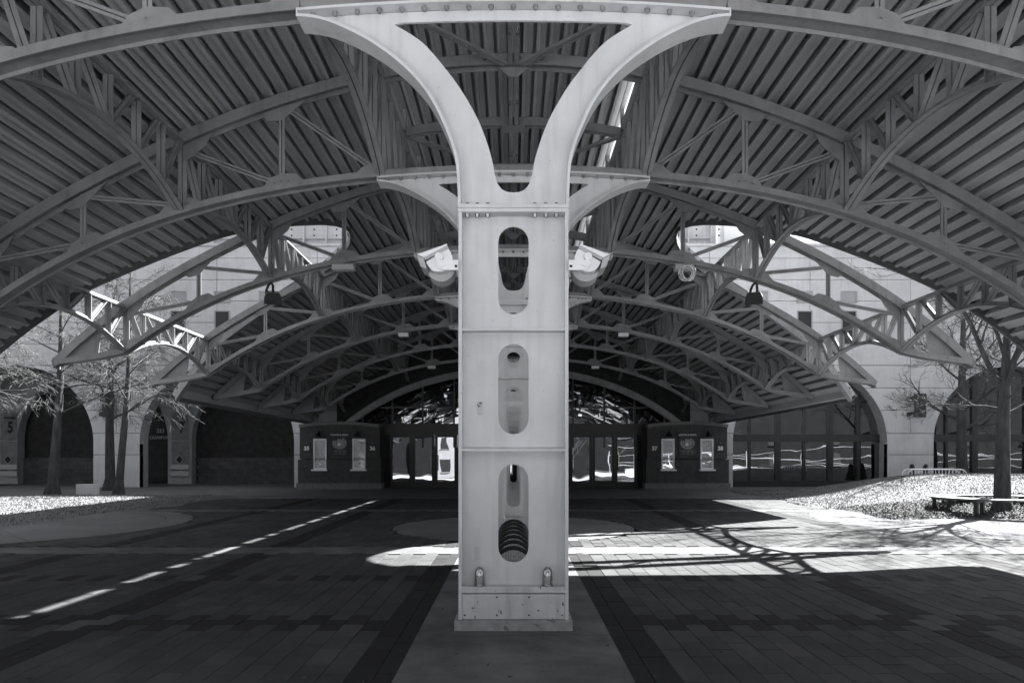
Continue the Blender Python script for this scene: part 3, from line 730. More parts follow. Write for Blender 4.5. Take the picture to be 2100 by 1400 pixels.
for y in (6.72,6.98,7.25):
    b_ = MB(); b_.box2((-.26,y-.01,gz(7)+.006),(.26,y+.01,gz(7)+.032)); rel(t,b_).build('grate_frame', M_GALV, t)

# ------------------------------------------------------------ the stadium building
FY = 31.9; AC, AR, AZ = 13.86, 3.61, .78
bld = thing('stadium_building', 'pale cast stone stadium building with big arches behind the canopy', 'building', (0, FY, gz(FY)))
def BP(b_, n, m, **k): return rel(bld, b_).build(n, m, bld, **k)
courses = [-1.3,.23,1.23,2.3,3.35,4.4,5.4,6.4,7.4,8.4,9.4,9.95]
def arch_half(z): return math.sqrt(max(AR*AR-(z-AZ)**2, 0)) if z > AZ else AR
def face_panel(poly, y=FY, th=.30, m=M_STONE, name='stone_panel'):
    b_ = MB(); b_.plate([poly], y+th/2, th); BP(b_, name, m)
J = .012
CHW = 8.09
def pier(x0, x1, s, full=True):
    """stone between two arches: x0 right edge of inner arch opening (straight), x1 left edge of next"""
    xm = (x0+x1)/2
    for z0, z1 in zip(courses[:5], courses[1:6]):
        a, b = z0+J, z1-J
        n = 8
        def L_(z): 
            if x0 == CHW: return CHW - max(0, z-1.0)*.55
            return AC + (arch_half(z) if z < AZ+AR else 0) + (x0-AC-AR)
        def R_(z): c = x1+AR; return c - (arch_half(z) if z < AZ+AR else 0)
        zs = rng(a, min(b, 4.38), n)
        halves = [(L_, lambda z: xm-J), (lambda z: xm+J, R_)] if z0 > 1.0 else [(L_, R_)]
        for fl, fr in halves:
            poly = [(s*fl(z), z) for z in zs]+[(s*fr(z), z) for z in reversed(zs)]
            face_panel(poly)
for s in (-1, 1):
    for k in range(3):
        c = AC + k*9.38
        x0 = CHW if k == 0 else c-9.38+AR; x1 = c-AR
        # generic: shift
        xm = (x0+x1)/2
        for z0, z1 in zip(courses[:5], courses[1:6]):
            zs = rng(z0+J, min(z1-J, 4.385), 8)
            fl = (lambda z: CHW) if k == 0 else (lambda z, c=c: c-9.38+arch_half(z))
            fr = lambda z, c=c: c-arch_half(z)
            parts = [(fl, lambda z: xm-J), (lambda z: xm+J, fr)] if z0 > 1.0 else [(fl, fr)]
            for f_, g__ in parts:
                face_panel([(s*f_(z), z) for z in zs]+[(s*g__(z), z) for z in reversed(zs)])
    # reveals (soffit ring) of each arch
    for k in range(3):
        c = AC+k*9.38
        pts = [(c-AR,-1.3),(c-AR,AZ)]+[(c-AR*math.cos(a),AZ+AR*math.sin(a)) for a in rng(0,math.pi,28)][1:-1]+[(c+AR,AZ),(c+AR,-1.3)]
        b_ = MB(); vs = []; n = len(pts)
        for i, (x, z) in enumerate(pts):
            dx, dz = (x-c), max(z-AZ,0); L2 = math.hypot(dx, dz) or 1
            if z <= AZ: ox, oz = (.25 if x > c else -.25), 0
            else: ox, oz = dx/L2*.25, dz/L2*.25
            for yy_, o in ((FY+.006,0),(FY+.75,0),(FY+.75,1),(FY+.306,1)): vs.append((s*(x+ox*o), yy_, z+oz*o))
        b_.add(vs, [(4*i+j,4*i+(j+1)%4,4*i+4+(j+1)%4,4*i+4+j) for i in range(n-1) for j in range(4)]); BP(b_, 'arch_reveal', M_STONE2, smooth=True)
# upper courses
xb = sorted([s*(AC+k*4.69-4.69) for k in range(0,6) for s in (-1,1)] + [-4.6, 0, 4.6])
WINX = [13.6, 15.67, 11.5]
for ci in range(5, 11):
    z0, z1 = courses[ci]+J, courses[ci+1]-J
    xs = [-40,-33,-27.93,-23.24,-18.55,-13.86,-9.17,0,9.17,13.86,18.55,23.24,27.93,33,40]
    for a, b in zip(xs[:-1], xs[1:]):
        if ci == 5 and False: continue
        cuts = []
        if ci in (7,): cuts = [(wx-.34, wx+.34) for w_ in WINX for wx in (w_, -w_)]       # square niches 7.3-7.8 handled below
        face_panel([(a+J,z0),(b-J,z0),(b-J,z1),(a+J,z1)])
b_ = MB(); b_.box2((-40,FY+.31,4.4),(40,FY+.6,9.9)); BP(b_, 'backing_wall', M_JOINT)
b_ = MB(); b_.box2((-40,FY-.06,9.96),(40,FY+.5,10.08)); BP(b_, 'parapet_cap', M_STONE)
for s in (-1,1):
    for k in range(3):
        c0 = AC-9.38+AR if k == 0 else AC+(k-1)*9.38+AR
        c1 = AC+k*9.38-AR
        if k == 0: c0 = CHW
        b_ = MB(); b_.box2((s*(c0+.05),FY+.31,-1.3),(s*(c1-.26),FY+.6,4.38)) ; BP(b_, 'backing_wall', M_JOINT)
# windows high on the wall
for s in (-1, 1):
    for wx in WINX:
        t_ = link('high_window', None, bld, (s*wx, 0, 0)) if False else None
        for (zc, h, wd) in ((7.58,.46,.66), (6.15,1.5,.62)):
            b_ = MB(); fr = .05; X = s*wx
            b_.plate([[(X-wd/2-fr,zc-h/2-fr),(X+wd/2+fr,zc-h/2-fr),(X+wd/2+fr,zc+h/2+fr),(X-wd/2-fr,zc+h/2+fr)],[(X-wd/2,zc-h/2),(X-wd/2,zc+h/2),(X+wd/2,zc+h/2),(X+wd/2,zc-h/2)]], FY-.02, .05)
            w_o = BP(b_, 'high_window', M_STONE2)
            b_ = MB(); b_.box2((X-wd/2,FY-.012,zc-h/2),(X+wd/2,FY-.003,zc+h/2)); rel(bld,b_).build('pane', M_FRAME if h > 1 else M_STONE2, w_o)  # niche pane: flat darkened stone in place of a shaded recess
# right and left arches filled with glazed storefront (right) / open arcade (left)
for k in range(3):
    c = AC+k*9.38; gy = FY+.70
    w_o = thing_ = None
    b_ = MB()
    arcp = [(c-AR*math.cos(a), AZ+AR*math.sin(a)) for a in rng(0,math.pi,28)]
    b_.plate([[(c-AR,-1.28)]+arcp+[(c+AR,-1.28)]], gy+.03, .02); gl = BP(b_, 'arch_glazing', M_GLASS2)
    for xx in (c-1.25, c+1.25, c-2.6, c+2.6, c):
        wd = .13 if abs(xx-c) == 1.25 else .05; zt_ = AZ+math.sqrt(AR**2-(xx-c)**2)-.02
        b_ = MB(); b_.box2((xx-wd,gy-.09,-1.28),(xx+wd,gy,zt_)); rel(bld,b_).build('mullion', M_FRAME, gl)
    for z0, z1 in ((.85,1.20),(-1.29,-1.0),(2.75,2.82)):
        hw = math.sqrt(AR**2-max(z1-AZ,0)**2)-.02
        b_ = MB(); b_.box2((c-hw,gy-.10,z0),(c+hw,gy+.003,z1)); rel(bld,b_).build('transom', M_FRAME, gl)
# left arcade: dark recess with inner arches and block wall
IY = 36.0
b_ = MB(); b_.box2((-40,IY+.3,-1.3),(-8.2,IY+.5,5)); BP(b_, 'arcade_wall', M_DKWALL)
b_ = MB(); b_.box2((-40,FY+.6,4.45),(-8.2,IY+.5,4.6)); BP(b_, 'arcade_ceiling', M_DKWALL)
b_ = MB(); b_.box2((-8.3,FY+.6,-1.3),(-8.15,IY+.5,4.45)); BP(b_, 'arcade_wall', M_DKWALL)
bk = MB(); bk.box2((-.195,-.05,-.095),(.195,.05,.095)); bkm = bk.mesh('block', M_BLOCK)
cnt = 0
for (xa, xc) in ((-16.6,-10.6),(-26.0,-20.2)):
    nb_ = int((xc-xa)/.4); xa -= .2
    for r_ in range(7):
        for i in range(nb_):
            x_ = xa+.2+i*.4+(.2 if r_%2 else 0)
            if x_ > xc: continue
            link('block', bkm, bld, (x_, IY-.03-FY, -1.2+r_*.2-gz(FY)))
for ip, xc in enumerate((-17.35, -26.4)):
    b_ = MB(); hw = .62
    zs = rng(.9, 4.3, 10)
    def fl(z): return hw if z < 1 else hw+ (3.6-math.sqrt(max(3.6**2-(z-1)**2,0)))
    b_.plate([[(xc-hw,-1.3)]+[(xc-fl(z),z) for z in zs]+[(xc+fl(z),z) for z in reversed(zs)]+[(xc+hw,-1.3)]], IY-.25, .5); BP(b_, 'inner_pier', M_STONE2)
# entrance: steel rim arch, glazing, doors
def rimz(x): x = abs(x); return 4.05-.0334*x*x-.00018*x**4
ent = thing('entrance_front', 'dark glazed entrance with arched top and six mirror glass doors between the ticket booths', 'entrance', (0, 31.6, gz(31.6)))
EP = lambda b_, n, m, par=ent, **k: rel(ent, b_).build(n, m, par, **k)
b_ = MB(); b_.sweep([(x, 30.9, rimz(x)) for x in rng(-7.7,7.7,40)], W_(.35,.26,.02,.02), (0,1,0)); EP(b_, 'rim_arch', M_TRUSS, smooth=True)
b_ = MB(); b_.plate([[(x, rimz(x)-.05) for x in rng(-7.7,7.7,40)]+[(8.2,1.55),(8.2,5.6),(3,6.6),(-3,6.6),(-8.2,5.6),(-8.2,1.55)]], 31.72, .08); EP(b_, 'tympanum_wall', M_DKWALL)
b_ = MB(); b_.plate([[(-8.05,.55)]+[(x, max(.6,rimz(x))) for x in rng(-8.05,8.05,30)]+[(8.05,.55)]], 31.64, .02); gl = EP(b_, 'fan_glazing', M_GLASS)
for x in (-7.0,-5.6,-4.2,-2.75,-1.35,0,1.35,2.75,4.2,5.6,7.0):
    b_ = MB(); b_.box2((x-.035,31.55,.56),(x+.035,31.625,rimz(x)+.05)); EP(b_, 'mullion', M_FRAME, gl)
b_ = MB(); b_.box2((-8.2,33.2,-1.5),(8.2,33.3,6.6)); EP(b_, 'dark_backing', M_DKWALL)  # dark sheet added behind the doors to stop sky leaking through
b_ = MB(); b_.box2((-8.1,31.5,-1.4),(8.1,31.7,-1.275)); EP(b_, 'threshold', M_FRAME)
b_ = MB(); b_.box2((-6.3,31.56,2.38),(6.3,31.622,2.45)); EP(b_, 'transom', M_FRAME, gl)
b_ = MB(); b_.box2((-8.1,31.5,1.15),(8.1,31.66,1.66)); EP(b_, 'door_header', M_FRAME)
for s in (-1, 1):
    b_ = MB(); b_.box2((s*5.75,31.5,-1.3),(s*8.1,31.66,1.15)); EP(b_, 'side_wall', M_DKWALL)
for i in range(11):
    xc = (i-5)*1.04
    hx_, z0, z1 = .52, -1.28, 1.15
    b_ = MB(); b_.plate([[(xc-hx_+.01,z0),(xc+hx_-.01,z0),(xc+hx_-.01,z1),(xc-hx_+.01,z1)],[(xc-.385,z0+.26),(xc-.385,z1-.12),(xc+.385,z1-.12),(xc+.385,z0+.26)]], 31.60, .06); d = EP(b_, 'door', M_FRAME)
    b_ = MB(); rn = random.Random(i); dy = rn.uniform(-.008,.008); dz_ = rn.uniform(-.01,.01)
    b_.add([(xc-.385,31.6-dy,z0+.26),(xc+.385,31.6+dy,z0+.26),(xc+.385,31.6+dy+dz_,z1-.12),(xc-.385,31.6-dy+dz_,z1-.12)], [(0,1,2,3)]); EP(b_, 'door_glass', M_GLASS, d)
    b_ = MB(); hxs = xc+.36*(1 if i%2 else -1); b_.tube([(hxs,31.56,-.5),(hxs,31.51,-.45),(hxs,31.51,.15),(hxs,31.56,.2)],.015,6); EP(b_, 'door_handle', M_GALV, d)
# steel girder on the roof and railing
gd = thing('roof_girder', 'long pale steel box girder with stiffeners on top of the building', 'girder', (0, 33.4, 10.1))
GP = lambda b_, n, m=M_COL: rel(gd, b_).build(n, m, gd)
b_ = MB(); b_.box2((-15.9,33.4,10.0),(9.9,33.5,11.75)); GP(b_, 'web_plate')
for z in (11.77, 10.0): 
    b_ = MB(); b_.box2((-15.95,33.0,z-.05),(9.95,33.6,z+.05)); GP(b_, 'girder_flange')
for i in range(24):
    x = -15.7+i*1.1; b_ = MB(); b_.box2((x-.03,33.1,10.05),(x+.03,33.4,11.72)); GP(b_, 'stiffener')
    for dx, z in ((.45,11.25),(.45,10.95)):
        b_ = MB(); b_.cyl((x+dx,33.4,z),(x+dx,33.39,z),.045,None,10); GP(b_, 'port_hole', M_BLACK)
b_ = MB(); b_.box2((-15.7,33.25,10.75),(9.7,33.4,10.79)); GP(b_, 'stiffener')
cb_ = thing('control_cabin', 'white rounded cabin with a dark window beside the roof girder', 'cabin', (10.8, 33.4, 10.1))
b_ = MB(); b_.box2((10.15,32.9,10.1),(12.0,34.4,11.8)); rel(cb_,b_).build('shell', M_BOXW, cb_)
b_ = MB(); b_.box2((10.7,32.88,11.2),(11.3,32.9,11.6)); rel(cb_,b_).build('window', M_GLASS2, cb_)
rl = thing('roof_railing', 'thin metal railing on the roof edge against the sky', 'railing', (18, 32.2, 10.08))
for x in rng(12.5,30,10):
    b_ = MB(); b_.cyl((x,32.3,10.08),(x,32.3,11.1),.02,None,6); rel(rl,b_).build('post', M_GALV, rl)
for z in (11.1,10.6):
    b_ = MB(); b_.cyl((12.5,32.3,z),(30,32.3,z),.018,None,6); rel(rl,b_).build('rail', M_GALV, rl)

# ------------------------------------------------------------ ticket booths
def booth(s, nums, label):
    x0, x1 = 5.98, 9.55; yf = 30.5; zb = gz(yf)
    t = thing('ticket_booth', label, 'ticket booth', (s*(x0+x1)/2, yf, zb), 'ticket booths beside the entrance')
    P = lambda b_, n, m, par=t, **k: rel(t, b_).build(n, m, par, **k)
    a, b = sorted((s*x0, s*x1)); cx = (a+b)/2
    wins = []
    for wc in (cx-.87, cx+.87): wins.append((wc-.29, wc+.29, -.43, .93))
    top = [(x, 1.42+.14*(1-((x-cx)/1.8)**2)) for x in rng(a, b, 12)]
    b_ = MB(); b_.plate([[(a,.03)]+top+[(b,.03)]]+[[(w0,.06),(w0,z1),(w1,z1),(w1,.06)] for w0,w1,z0,z1 in wins], yf+.1, .2); P(b_, 'upper_wall', M_BRICK)
    b_ = MB(); b_.plate([[(a-.06,-1.05),(b+.06,-1.05),(b+.06,.0),(a-.06,.0)]]+[[(w0,-.02),(w1,-.02),(w1,z0),(w0,z0)] for w0,w1,z0,z1 in wins], yf+.06, .24); P(b_, 'lower_wall', M_BRICK)
    b_ = MB(); b_.sweep([(x, yf+.05, z+.07) for x, z in top], [(-.2,-.07),(.5,-.07),(.5,.07),(-.2,.07)], (0,1,0)); P(b_, 'coping', M_GRAN)
    b_ = MB(); b_.box2((a-.12,yf-.12,zb-.05),(b+.12,yf+.5,-1.05)); P(b_, 'plinth', M_GRAN)
    for xx in (a+.1, b-.1):
        b_ = MB(); b_.box2((xx-.1,yf+.21,zb),(xx+.1,31.6,1.45)); P(b_, 'side_wall', M_BRICK)
    b_ = MB(); b_.box2((a+.2,yf+.5,zb),(b-.2,yf+.55,1.4)); P(b_, 'inner_partition', M_DKWALL)
    for w0,w1,z0,z1 in wins:
        b_ = MB(); f = .055
        b_.plate([[(w0,z0),(w1,z0),(w1,z1),(w0,z1)],[(w0+f,z0+f),(w0+f,z1-f),(w1-f,z1-f),(w1-f,z0+f)]], yf+.0, .10); wn = P(b_, 'ticket_window', M_WFR)
        b_ = MB(); b_.box2((w0+f,yf+.02,z0+f),(w1-f,yf+.03,z1-f)); P(b_, 'pane', M_TICKET, wn)
        b_ = MB(); b_.box2((w0-.06,yf-.20,z0-.07),(w1+.06,yf-.06,z0-.005)); P(b_, 'sill', M_WFR, wn)
        b_ = MB(); c_ = ((w0+w1)/2, yf+.012, z0+.26); b_.cyl(c_, (c_[0],yf+.02,c_[2]), .075, None, 16); P(b_, 'speak_hole', M_WFR, wn)
        b_ = MB(); b_.cyl((c_[0],yf+.008,c_[2]), (c_[0],yf+.0119,c_[2]), .03, None, 12); P(b_, 'speak_hole', M_BLACK, wn)
    for i, (w0,w1,z0,z1) in enumerate(wins):     # lamps and number signs
        c = (w0+w1)/2
        side_ = 'left' if s < 0 else 'right'; ie = 'farther from' if (i == 0) == (s < 0) else 'nearer to'
        lab4 = ('black bowl lamp on the %s ticket booth, over the window %s the doors' % (side_, ie), 'square sign reading %s, on the edge of the %s booth %s the doors' % (nums[i], side_, ie))
        l = thing('wall_lamp', lab4[0], 'lamp', (c, yf, 1.05), 'bowl lamps over the ticket windows')
        b_ = MB(); b_.tube([(c,yf-.34,1.0),(c,yf-.34,1.05),(c,yf-.33,1.12),(c,yf-.32,1.2),(c,yf-.3,1.22)],[.17,.155,.1,.04,.02],16); rel(l,b_).build('lamp_shade', M_BLACK, l, smooth=True)
        b_ = MB(); b_.tube([(c,yf-.31,1.2),(c,yf-.25,1.28),(c,yf-.12,1.27),(c,yf-.005,1.15)],.018,8); rel(l,b_).build('arm', M_BLACK, l, smooth=True)
        sx_ = w0-.31 if i == 0 else w1+.31
        sg = thing('number_sign', lab4[1], 'sign', (sx_, yf-.03, .55))
        b_ = MB(); b_.box2((sx_-.17,yf-.03,.32),(sx_+.17,yf-.004,.66)); rel(sg,b_).build('sign_board', M_FRAME, sg)
        b_ = MB(); b_.box2((sx_-.17,yf-.028,.67),(sx_+.17,yf-.004,.78)); rel(sg,b_).build('top_strip', M_BRICK, sg)
        b_ = MB(); b_.sphere((sx_,yf-.04,.745),.022,8,6); rel(sg,b_).build('strip_lamp', M_PRINTG, sg)
        text_obj('digits', nums[i], .24, M_PRINTW, sg, (0,-.006,-.055), bold=.012, sx=1.0)
    # seating map
    sp = thing('seating_map_sign', 'poster with a pale ballpark seating map on the %s ticket booth' % ('left' if s < 0 else 'right'), 'sign', (cx, yf-.03, .7))
    Q = lambda b_, n, m: rel(sp, b_).build(n, m, sp)
    b_ = MB(); b_.box2((cx-.37,yf-.03,.17),(cx+.37,yf-.003,1.2)); Q(b_, 'poster_board', M_FRAME if s > 0 else M_BRICK)
    text_obj('heading', 'HOUSTON \u2605 ASTROS', .088, M_PRINTW, sp, (0,-.006,.40), bold=.003, sx=.9)
    for r0, r1, m_, yo in ((.31,.24,M_PRINTG,.004),(.225,.15,M_PRINTG,.004)):
        for (a0,a1) in ((150,245),(250,330),(335,395),(40,60)) if r0 > .3 else ((140,260),(265,400)):
            pts = [(cx+r0*math.cos(R(q))*1.02, .73+r0*.86*math.sin(R(q))) for q in rng(a0,a1,12)]+[(cx+r1*math.cos(R(q))*1.02, .73+r1*.86*math.sin(R(q))) for q in rng(a1,a0,12)]
            b_ = MB(); b_.plate([pts], yf-.032, .003); Q(b_, 'seating_block', m_)
    b_ = MB(); b_.plate([[(cx-.13,.64),(cx+.02,.56),(cx+.16,.66),(cx+.15,.9),(cx-.1,.92)]], yf-.032, .003); Q(b_, 'field', M_PRINTG)
    b_ = MB(); b_.plate([[(cx-.02+.07*math.cos(q), .68+.07*math.sin(q)) for q in rng(0,2*math.pi*15/16,15)]], yf-.0345, .002); Q(b_, 'infield', M_PRINTW)
    for k in range(3):
        xx = cx-.19+k*.2
        b_ = MB(); b_.box2((xx-.09,yf-.0335,.375),(xx+.08,yf-.03,.395)); Q(b_, 'legend_bar', M_PRINTG)
        for j in range(3):
            b_ = MB(); x_ = xx-.07+j*.05; b_.box2((x_,yf-.0335,.24),(x_+.014,yf-.03,.24+.04+.03*((j*7+k*3)%3))); Q(b_, 'legend_mark', M_PRINTG)
booth(-1, ['35','36'], 'dark brick ticket booth with windows 35 and 36, left of the doors')
booth(1, ['37','38'], 'dark brick ticket booth with windows 37 and 38, right of the doors')

# ------------------------------------------------------------ signs and banners on the building
for s, lab in ((-1,'dark blade sign on the stone pier behind the left trees'),(1,'dark blade sign on the stone pier behind the round bench')):
    X = s*18.75; sg = thing('pier_sign', lab, 'sign', (X, FY-.3, 2.5), 'dark signs on the stone piers')
    Q = lambda b_, n, m, **k: rel(sg, b_).build(n, m, sg, **k)
    b_ = MB(); b_.box2((X-.22,FY-.42,1.95),(X+.28,FY-.34,3.05)); Q(b_, 'sign_panel', M_FRAME)
    b_ = MB(); b_.box2((X-.24,FY-.44,2.70),(X+.30,FY-.32,3.0)); Q(b_, 'top_panel', M_BLACK)
    for z in (2.1, 2.8): 
        b_ = MB(); b_.box2((X-.38,FY-.40,z-.1),(X-.22,FY+.0,z+.1)); Q(b_, 'bracket', M_BLACK)
    text_obj('numeral', '1', .16, M_PRINTW, sg, (.03,-.145,.34), bold=.006)
    b_ = MB(); b_.tube([(X-.14+.3*u, FY-.43, 2.44+.03*math.sin(u*25)+.02*u) for u in rng(0,1,30)], .008, 4); Q(b_, 'script_line', M_PRINTG)
for xc, name_, num, lab in ((-17.3,'BIGGIO','7','hanging jersey banner with number 7 beside the 333 CRAWFORD lettering'),(-26.2,'BAGWELL','5','hanging jersey banner with number 5 at the left edge of the arcade')):
    bn = thing('jersey_banner', lab, 'banner', (xc, IY-.55, 1.0), 'jersey banners on the arcade piers')
    Q = lambda b_, n, m, **k: rel(bn, b_).build(n, m, bn, **k)
    def wavy(z0, z1, hw0, hw1, m, n):
        b_ = MB(); vs = []
        K = 8
        for i in range(K+1):
            z = z0+(z1-z0)*i/K; hw = hw0+(hw1-hw0)*i/K
            for j in range(7):
                x_ = xc-hw+2*hw*j/6; vs.append((x_, IY-.56+.025*math.sin(j*1.7+i*.9), z))
        b_.add(vs, [(i*7+j,i*7+j+1,i*7+j+8,i*7+j+7) for i in range(K) for j in range(6)]); return Q(b_, n, m, smooth=True)
    wavy(1.0,2.45,.46,.40,M_FABRIC,'jersey_print'); wavy(-.28,.95,.44,.44,M_FABRIC,'lower_print'); 
    b_ = MB(); b_.box2((xc-.46,IY-.62,-.85),(xc+.46,IY-.60,-.25)); Q(b_, 'name_panel', M_FAB2)
    text_obj('lettering', 'HOUSTON \u2605 ASTROS', .11, M_PRINTD, bn, (0,-.08,-1.55), bold=.004, sx=.85)
    text_obj('player_name', name_, .15, M_PRINTD, bn, (.1,-.07,1.15), bold=.006, sx=.9)
    text_obj('number', num, .8, M_PRINTD, bn, (.12,-.07,.65), bold=.03, sx=.7)
    b_ = MB(); b_.plate([[(xc-.02,-.2),(xc+.16,.0),(xc-.02,.2),(xc-.2,.0)]], IY-.60, .01); Q(b_, 'diamond_emblem', M_PRINTD)
    b_ = MB(); b_.plate([[(xc-.02,-.24),(xc+.2,.0),(xc-.02,.24),(xc-.24,.0)],[(xc-.02,-.21),(xc-.21,.0),(xc-.02,.21),(xc+.17,.0)]], IY-.605, .01); Q(b_, 'emblem_outline', M_FAB2)
ad = thing('address_lettering', 'pale lettering reading 333 CRAWFORD on the dark arcade wall', 'sign', (-18.72, IY+.2, 1.3))
text_obj('street_number', '333', .28, M_PRINTG, ad, (0,0,.22), bold=.008); text_obj('street_name', 'CRAWFORD', .225, M_PRINTG, ad, (0,0,-.14), bold=.006, sx=.9)
b_ = MB(); b_.box2((-19.8,IY+.24,-1.2),(-17.5,IY+.29,2.2)); rel(ad,b_).build('backing_board', M_DKWALL, ad)

# ------------------------------------------------------------ lawns
def sm(t): t = max(0, min(1, t)); return t*t*(3-2*t)
def mound_h(x, y):
    e = 9.0 + .9*sm((y-17.2)/-2.0) + .25*math.sin(y*1.1)
    fx_ = sm((x-e)/6.0); fy = sm((y-16.4)/6.2)*sm((29.0-y)/4.5)
    d = min((x-e)/.5, (y-16.5-.12*math.sin(x*1.3))/.4, (29-y)/.5)
    base = .06*max(0, min(1, d))
    return base + .93*fx_*fy*.86 + (.03*noise.noise(Vector((x*.9,y*.9,0))) if d > 1 else 0), d
def lawn_h(x, y):
    e = -10.0 - .11*(24.6-y) - max(0, 15.5-y)*.3 + .2*math.sin(y*1.3)
    d = min((e-x)/.5, (y-12.2)/.6, (24.8-y)/.5)
    return .11*max(0, min(1, d)) + (.02*noise.noise(Vector((x,y,3))) if d > 1 else 0), d
def lawn(name, fn, xr, yr, label, nb, seedv, step=.3, blade=.05):
    b_ = MB(); nx_ = int((xr[1]-xr[0])/step); ny_ = int((yr[1]-yr[0])/step); idx = {}; 
    for i in range(nx_+1):
        for j in range(ny_+1):
            x, y = xr[0]+i*step, yr[0]+j*step; h, d = fn(x, y)
            if d > -1.2: idx[i,j] = len(b_.v); b_.v.append((x, y, gz(y)+ (h if d > 0 else -.06)))
    for i in range(nx_):
        for j in range(ny_):
            q = [(i,j),(i+1,j),(i+1,j+1),(i,j+1)]
            if all(k in idx for k in q): b_.f.append(tuple(idx[k] for k in q))
    tag(b_.build(name, M_EARTH, smooth=True, recalc=False), kind='structure')
    rr = random.Random(seedv); g = MB(); c = 0
    while c < nb:
        x = rr.uniform(*xr); y = yr[0]+(yr[1]-yr[0])*rr.random()**1.3
        h, d = fn(x, y)
        if d < .15: continue
        c += 1; hh = blade*rr.uniform(.6,1.8); a = rr.uniform(0, 6.28); wv = rr.uniform(.005,.012)*(1+y/30); lx, ly = rr.uniform(-1,1)*hh, rr.uniform(-1,1)*hh
        dx, dy = math.cos(a)*wv, math.sin(a)*wv; z = gz(y)+h-.01
        o = len(g.v); g.v += [(x-dx,y-dy,z),(x+dx,y+dy,z),(x+lx,y+ly,z+hh)]; g.f.append((o,o+1,o+2))
    tag(g.build(name+'_grass', M_GRASS, recalc=False), label, 'grass', kind='stuff')
lawn('mound', mound_h, (8.4, 30), (15.6, 29.4), 'dry pale grass covering the sunlit mound on the right', 150000, 1, blade=.026)
lawn('lawn', lawn_h, (-28, -9.0), (11.8, 25.2), 'dry grass of the flat lawn on the left, half in shade', 90000, 2, blade=.035)
rr = random.Random(9); g = MB(); c = 0
while c < 9000:
    x = rr.uniform(9.2,17); y = rr.uniform(16.5,19.6); h, d = mound_h(x, y)
    if d < .05: continue
    c += 1; r = rr.uniform(.02,.05); a = rr.uniform(0,6.28); z = gz(y)+h+.02+rr.random()*.04; tl = rr.uniform(-.03,.03)
    o = len(g.v); g.v += [(x+r*math.cos(a),y+r*math.sin(a),z+tl),(x-r*.5*math.sin(a),y+r*.5*math.cos(a),z),(x-r*math.cos(a),y-r*math.sin(a),z-tl),(x+r*.5*math.sin(a),y-r*.5*math.cos(a),z+.01)]; g.f.append((o,o+1,o+2,o+3))
tag(g.build('leaf_litter', M_LITTER, recalc=False), 'fallen leaves and mulch at the foot of the mound', 'leaf litter', kind='stuff')

# ------------------------------------------------------------ trees
def tree(label, base, height, trunk_r, seedv, lean=(0,0), first=.3, spread=1.0, levels=4, kids=(16,7,6,4), droop=0.0, group=None, twig_r=.006, rise=.25, blen=.42, lim=.42, majors=0):
    rr = random.Random(seedv); t = thing('bare_tree', label, 'tree', base, group)
    trunk = MB(); limbs = []; twigs = MB()
    n = 14; P_ = []; 
    for i in range(n+1):
        u = i/n; P_.append(Vector((lean[0]*u*height+.10*math.sin(u*5+seedv)*u, lean[1]*u*height+.08*math.cos(u*4+seedv)*u, height*u-.15)))
    def trad(u): return trunk_r*(1-u)**.8*(1+.75*max(0, 1-u*height/.5)**2) + .012
    trunk.tube(P_, [trad(i/n) for i in range(n+1)], 14)
    def branch(p, d, L_, r, lvl, target):
        k = 6 if lvl < 3 else 4; pts = [p.copy()]; dd = d.copy(); 
        for i in range(k):
            dd = (dd + Vector((rr.gauss(0,.13),rr.gauss(0,.13),rr.gauss(0,.10) - droop*lvl*.05 + .03))).normalized(); pts.append(pts[-1]+dd*L_/k)
        rad = [max(twig_r*.6, r*(1-.85*i/k)) for i in range(k+1)]
        target.tube(pts, rad, 6 if lvl == 1 else (4 if lvl == 2 else 3))
        if lvl < levels:
            m = kids[lvl] if lvl < len(kids) else 3
            for q in range(m):
                u = .18+.8*(q+rr.random())/m; f = u*k; i0 = min(int(f), k-1); pp = pts[i0].lerp(pts[i0+1], f-i0)
                ax = (pts[i0+1]-pts[i0]).normalized(); perp = ax.orthogonal().normalized(); perp.rotate(Matrix.Rotation(rr.uniform(0,6.28),3,ax))
                if lvl >= 1: perp.z *= .55
                nd = (ax*rr.uniform(.55,.95)+perp*rr.uniform(.6,1.0)).normalized()
                branch(pp, nd, L_*rr.uniform(.36,.6)*(1.1-u*.5), max(twig_r, r*.42*(1-u*.5)), lvl+1, twigs if lvl >= 1 else target)
    for q in range(majors):
        a = 2.6+q*1.7; uu = .50+.07*q; i0 = int(uu*n); lb = MB(); d = Vector((math.cos(a)*.30, math.sin(a)*.30, 1)).normalized()
        branch(P_[i0], d, height*(.95-.08*q), trad(uu)*.62, 1, lb); limbs.append(lb)
    m = kids[0]
    for q in range(m):
        u = first+(1-first)*(q+rr.random()*.6)/m; i0 = min(int(u*n), n-1); p = P_[i0].lerp(P_[i0+1], u*n-i0)
        a = q*2.4+rr.uniform(-.4,.4); L_ = height*blen*spread*(1.05-u*.75)*rr.uniform(.8,1.15)
        up = rise+.9*u if droop == 0 else rr.uniform(-.05,.35)+.5*u
        d = Vector((math.cos(a), math.sin(a), up)).normalized()
        lb = MB(); branch(p, d, L_, max(.016, trad(u)*lim), 1, lb); limbs.append(lb)
    trunk.build('trunk', M_BARK, t, smooth=True)
    for lb in limbs: lb.build('limb', M_BARK, t, smooth=True)
    tw = tag(twigs.build('twigs', M_TWIG, t, recalc=False), kind='stuff')
    return t
tree('big bare tree rising through the round bench on the right', (12.75,17.8,gz(17.8)+.05), 6.4, .20, 11, (.012,0), .40, 1.0, 4, (16,10,9,6), 0.0, twig_r=.0055, rise=.10, blen=.62, lim=.24, majors=4)
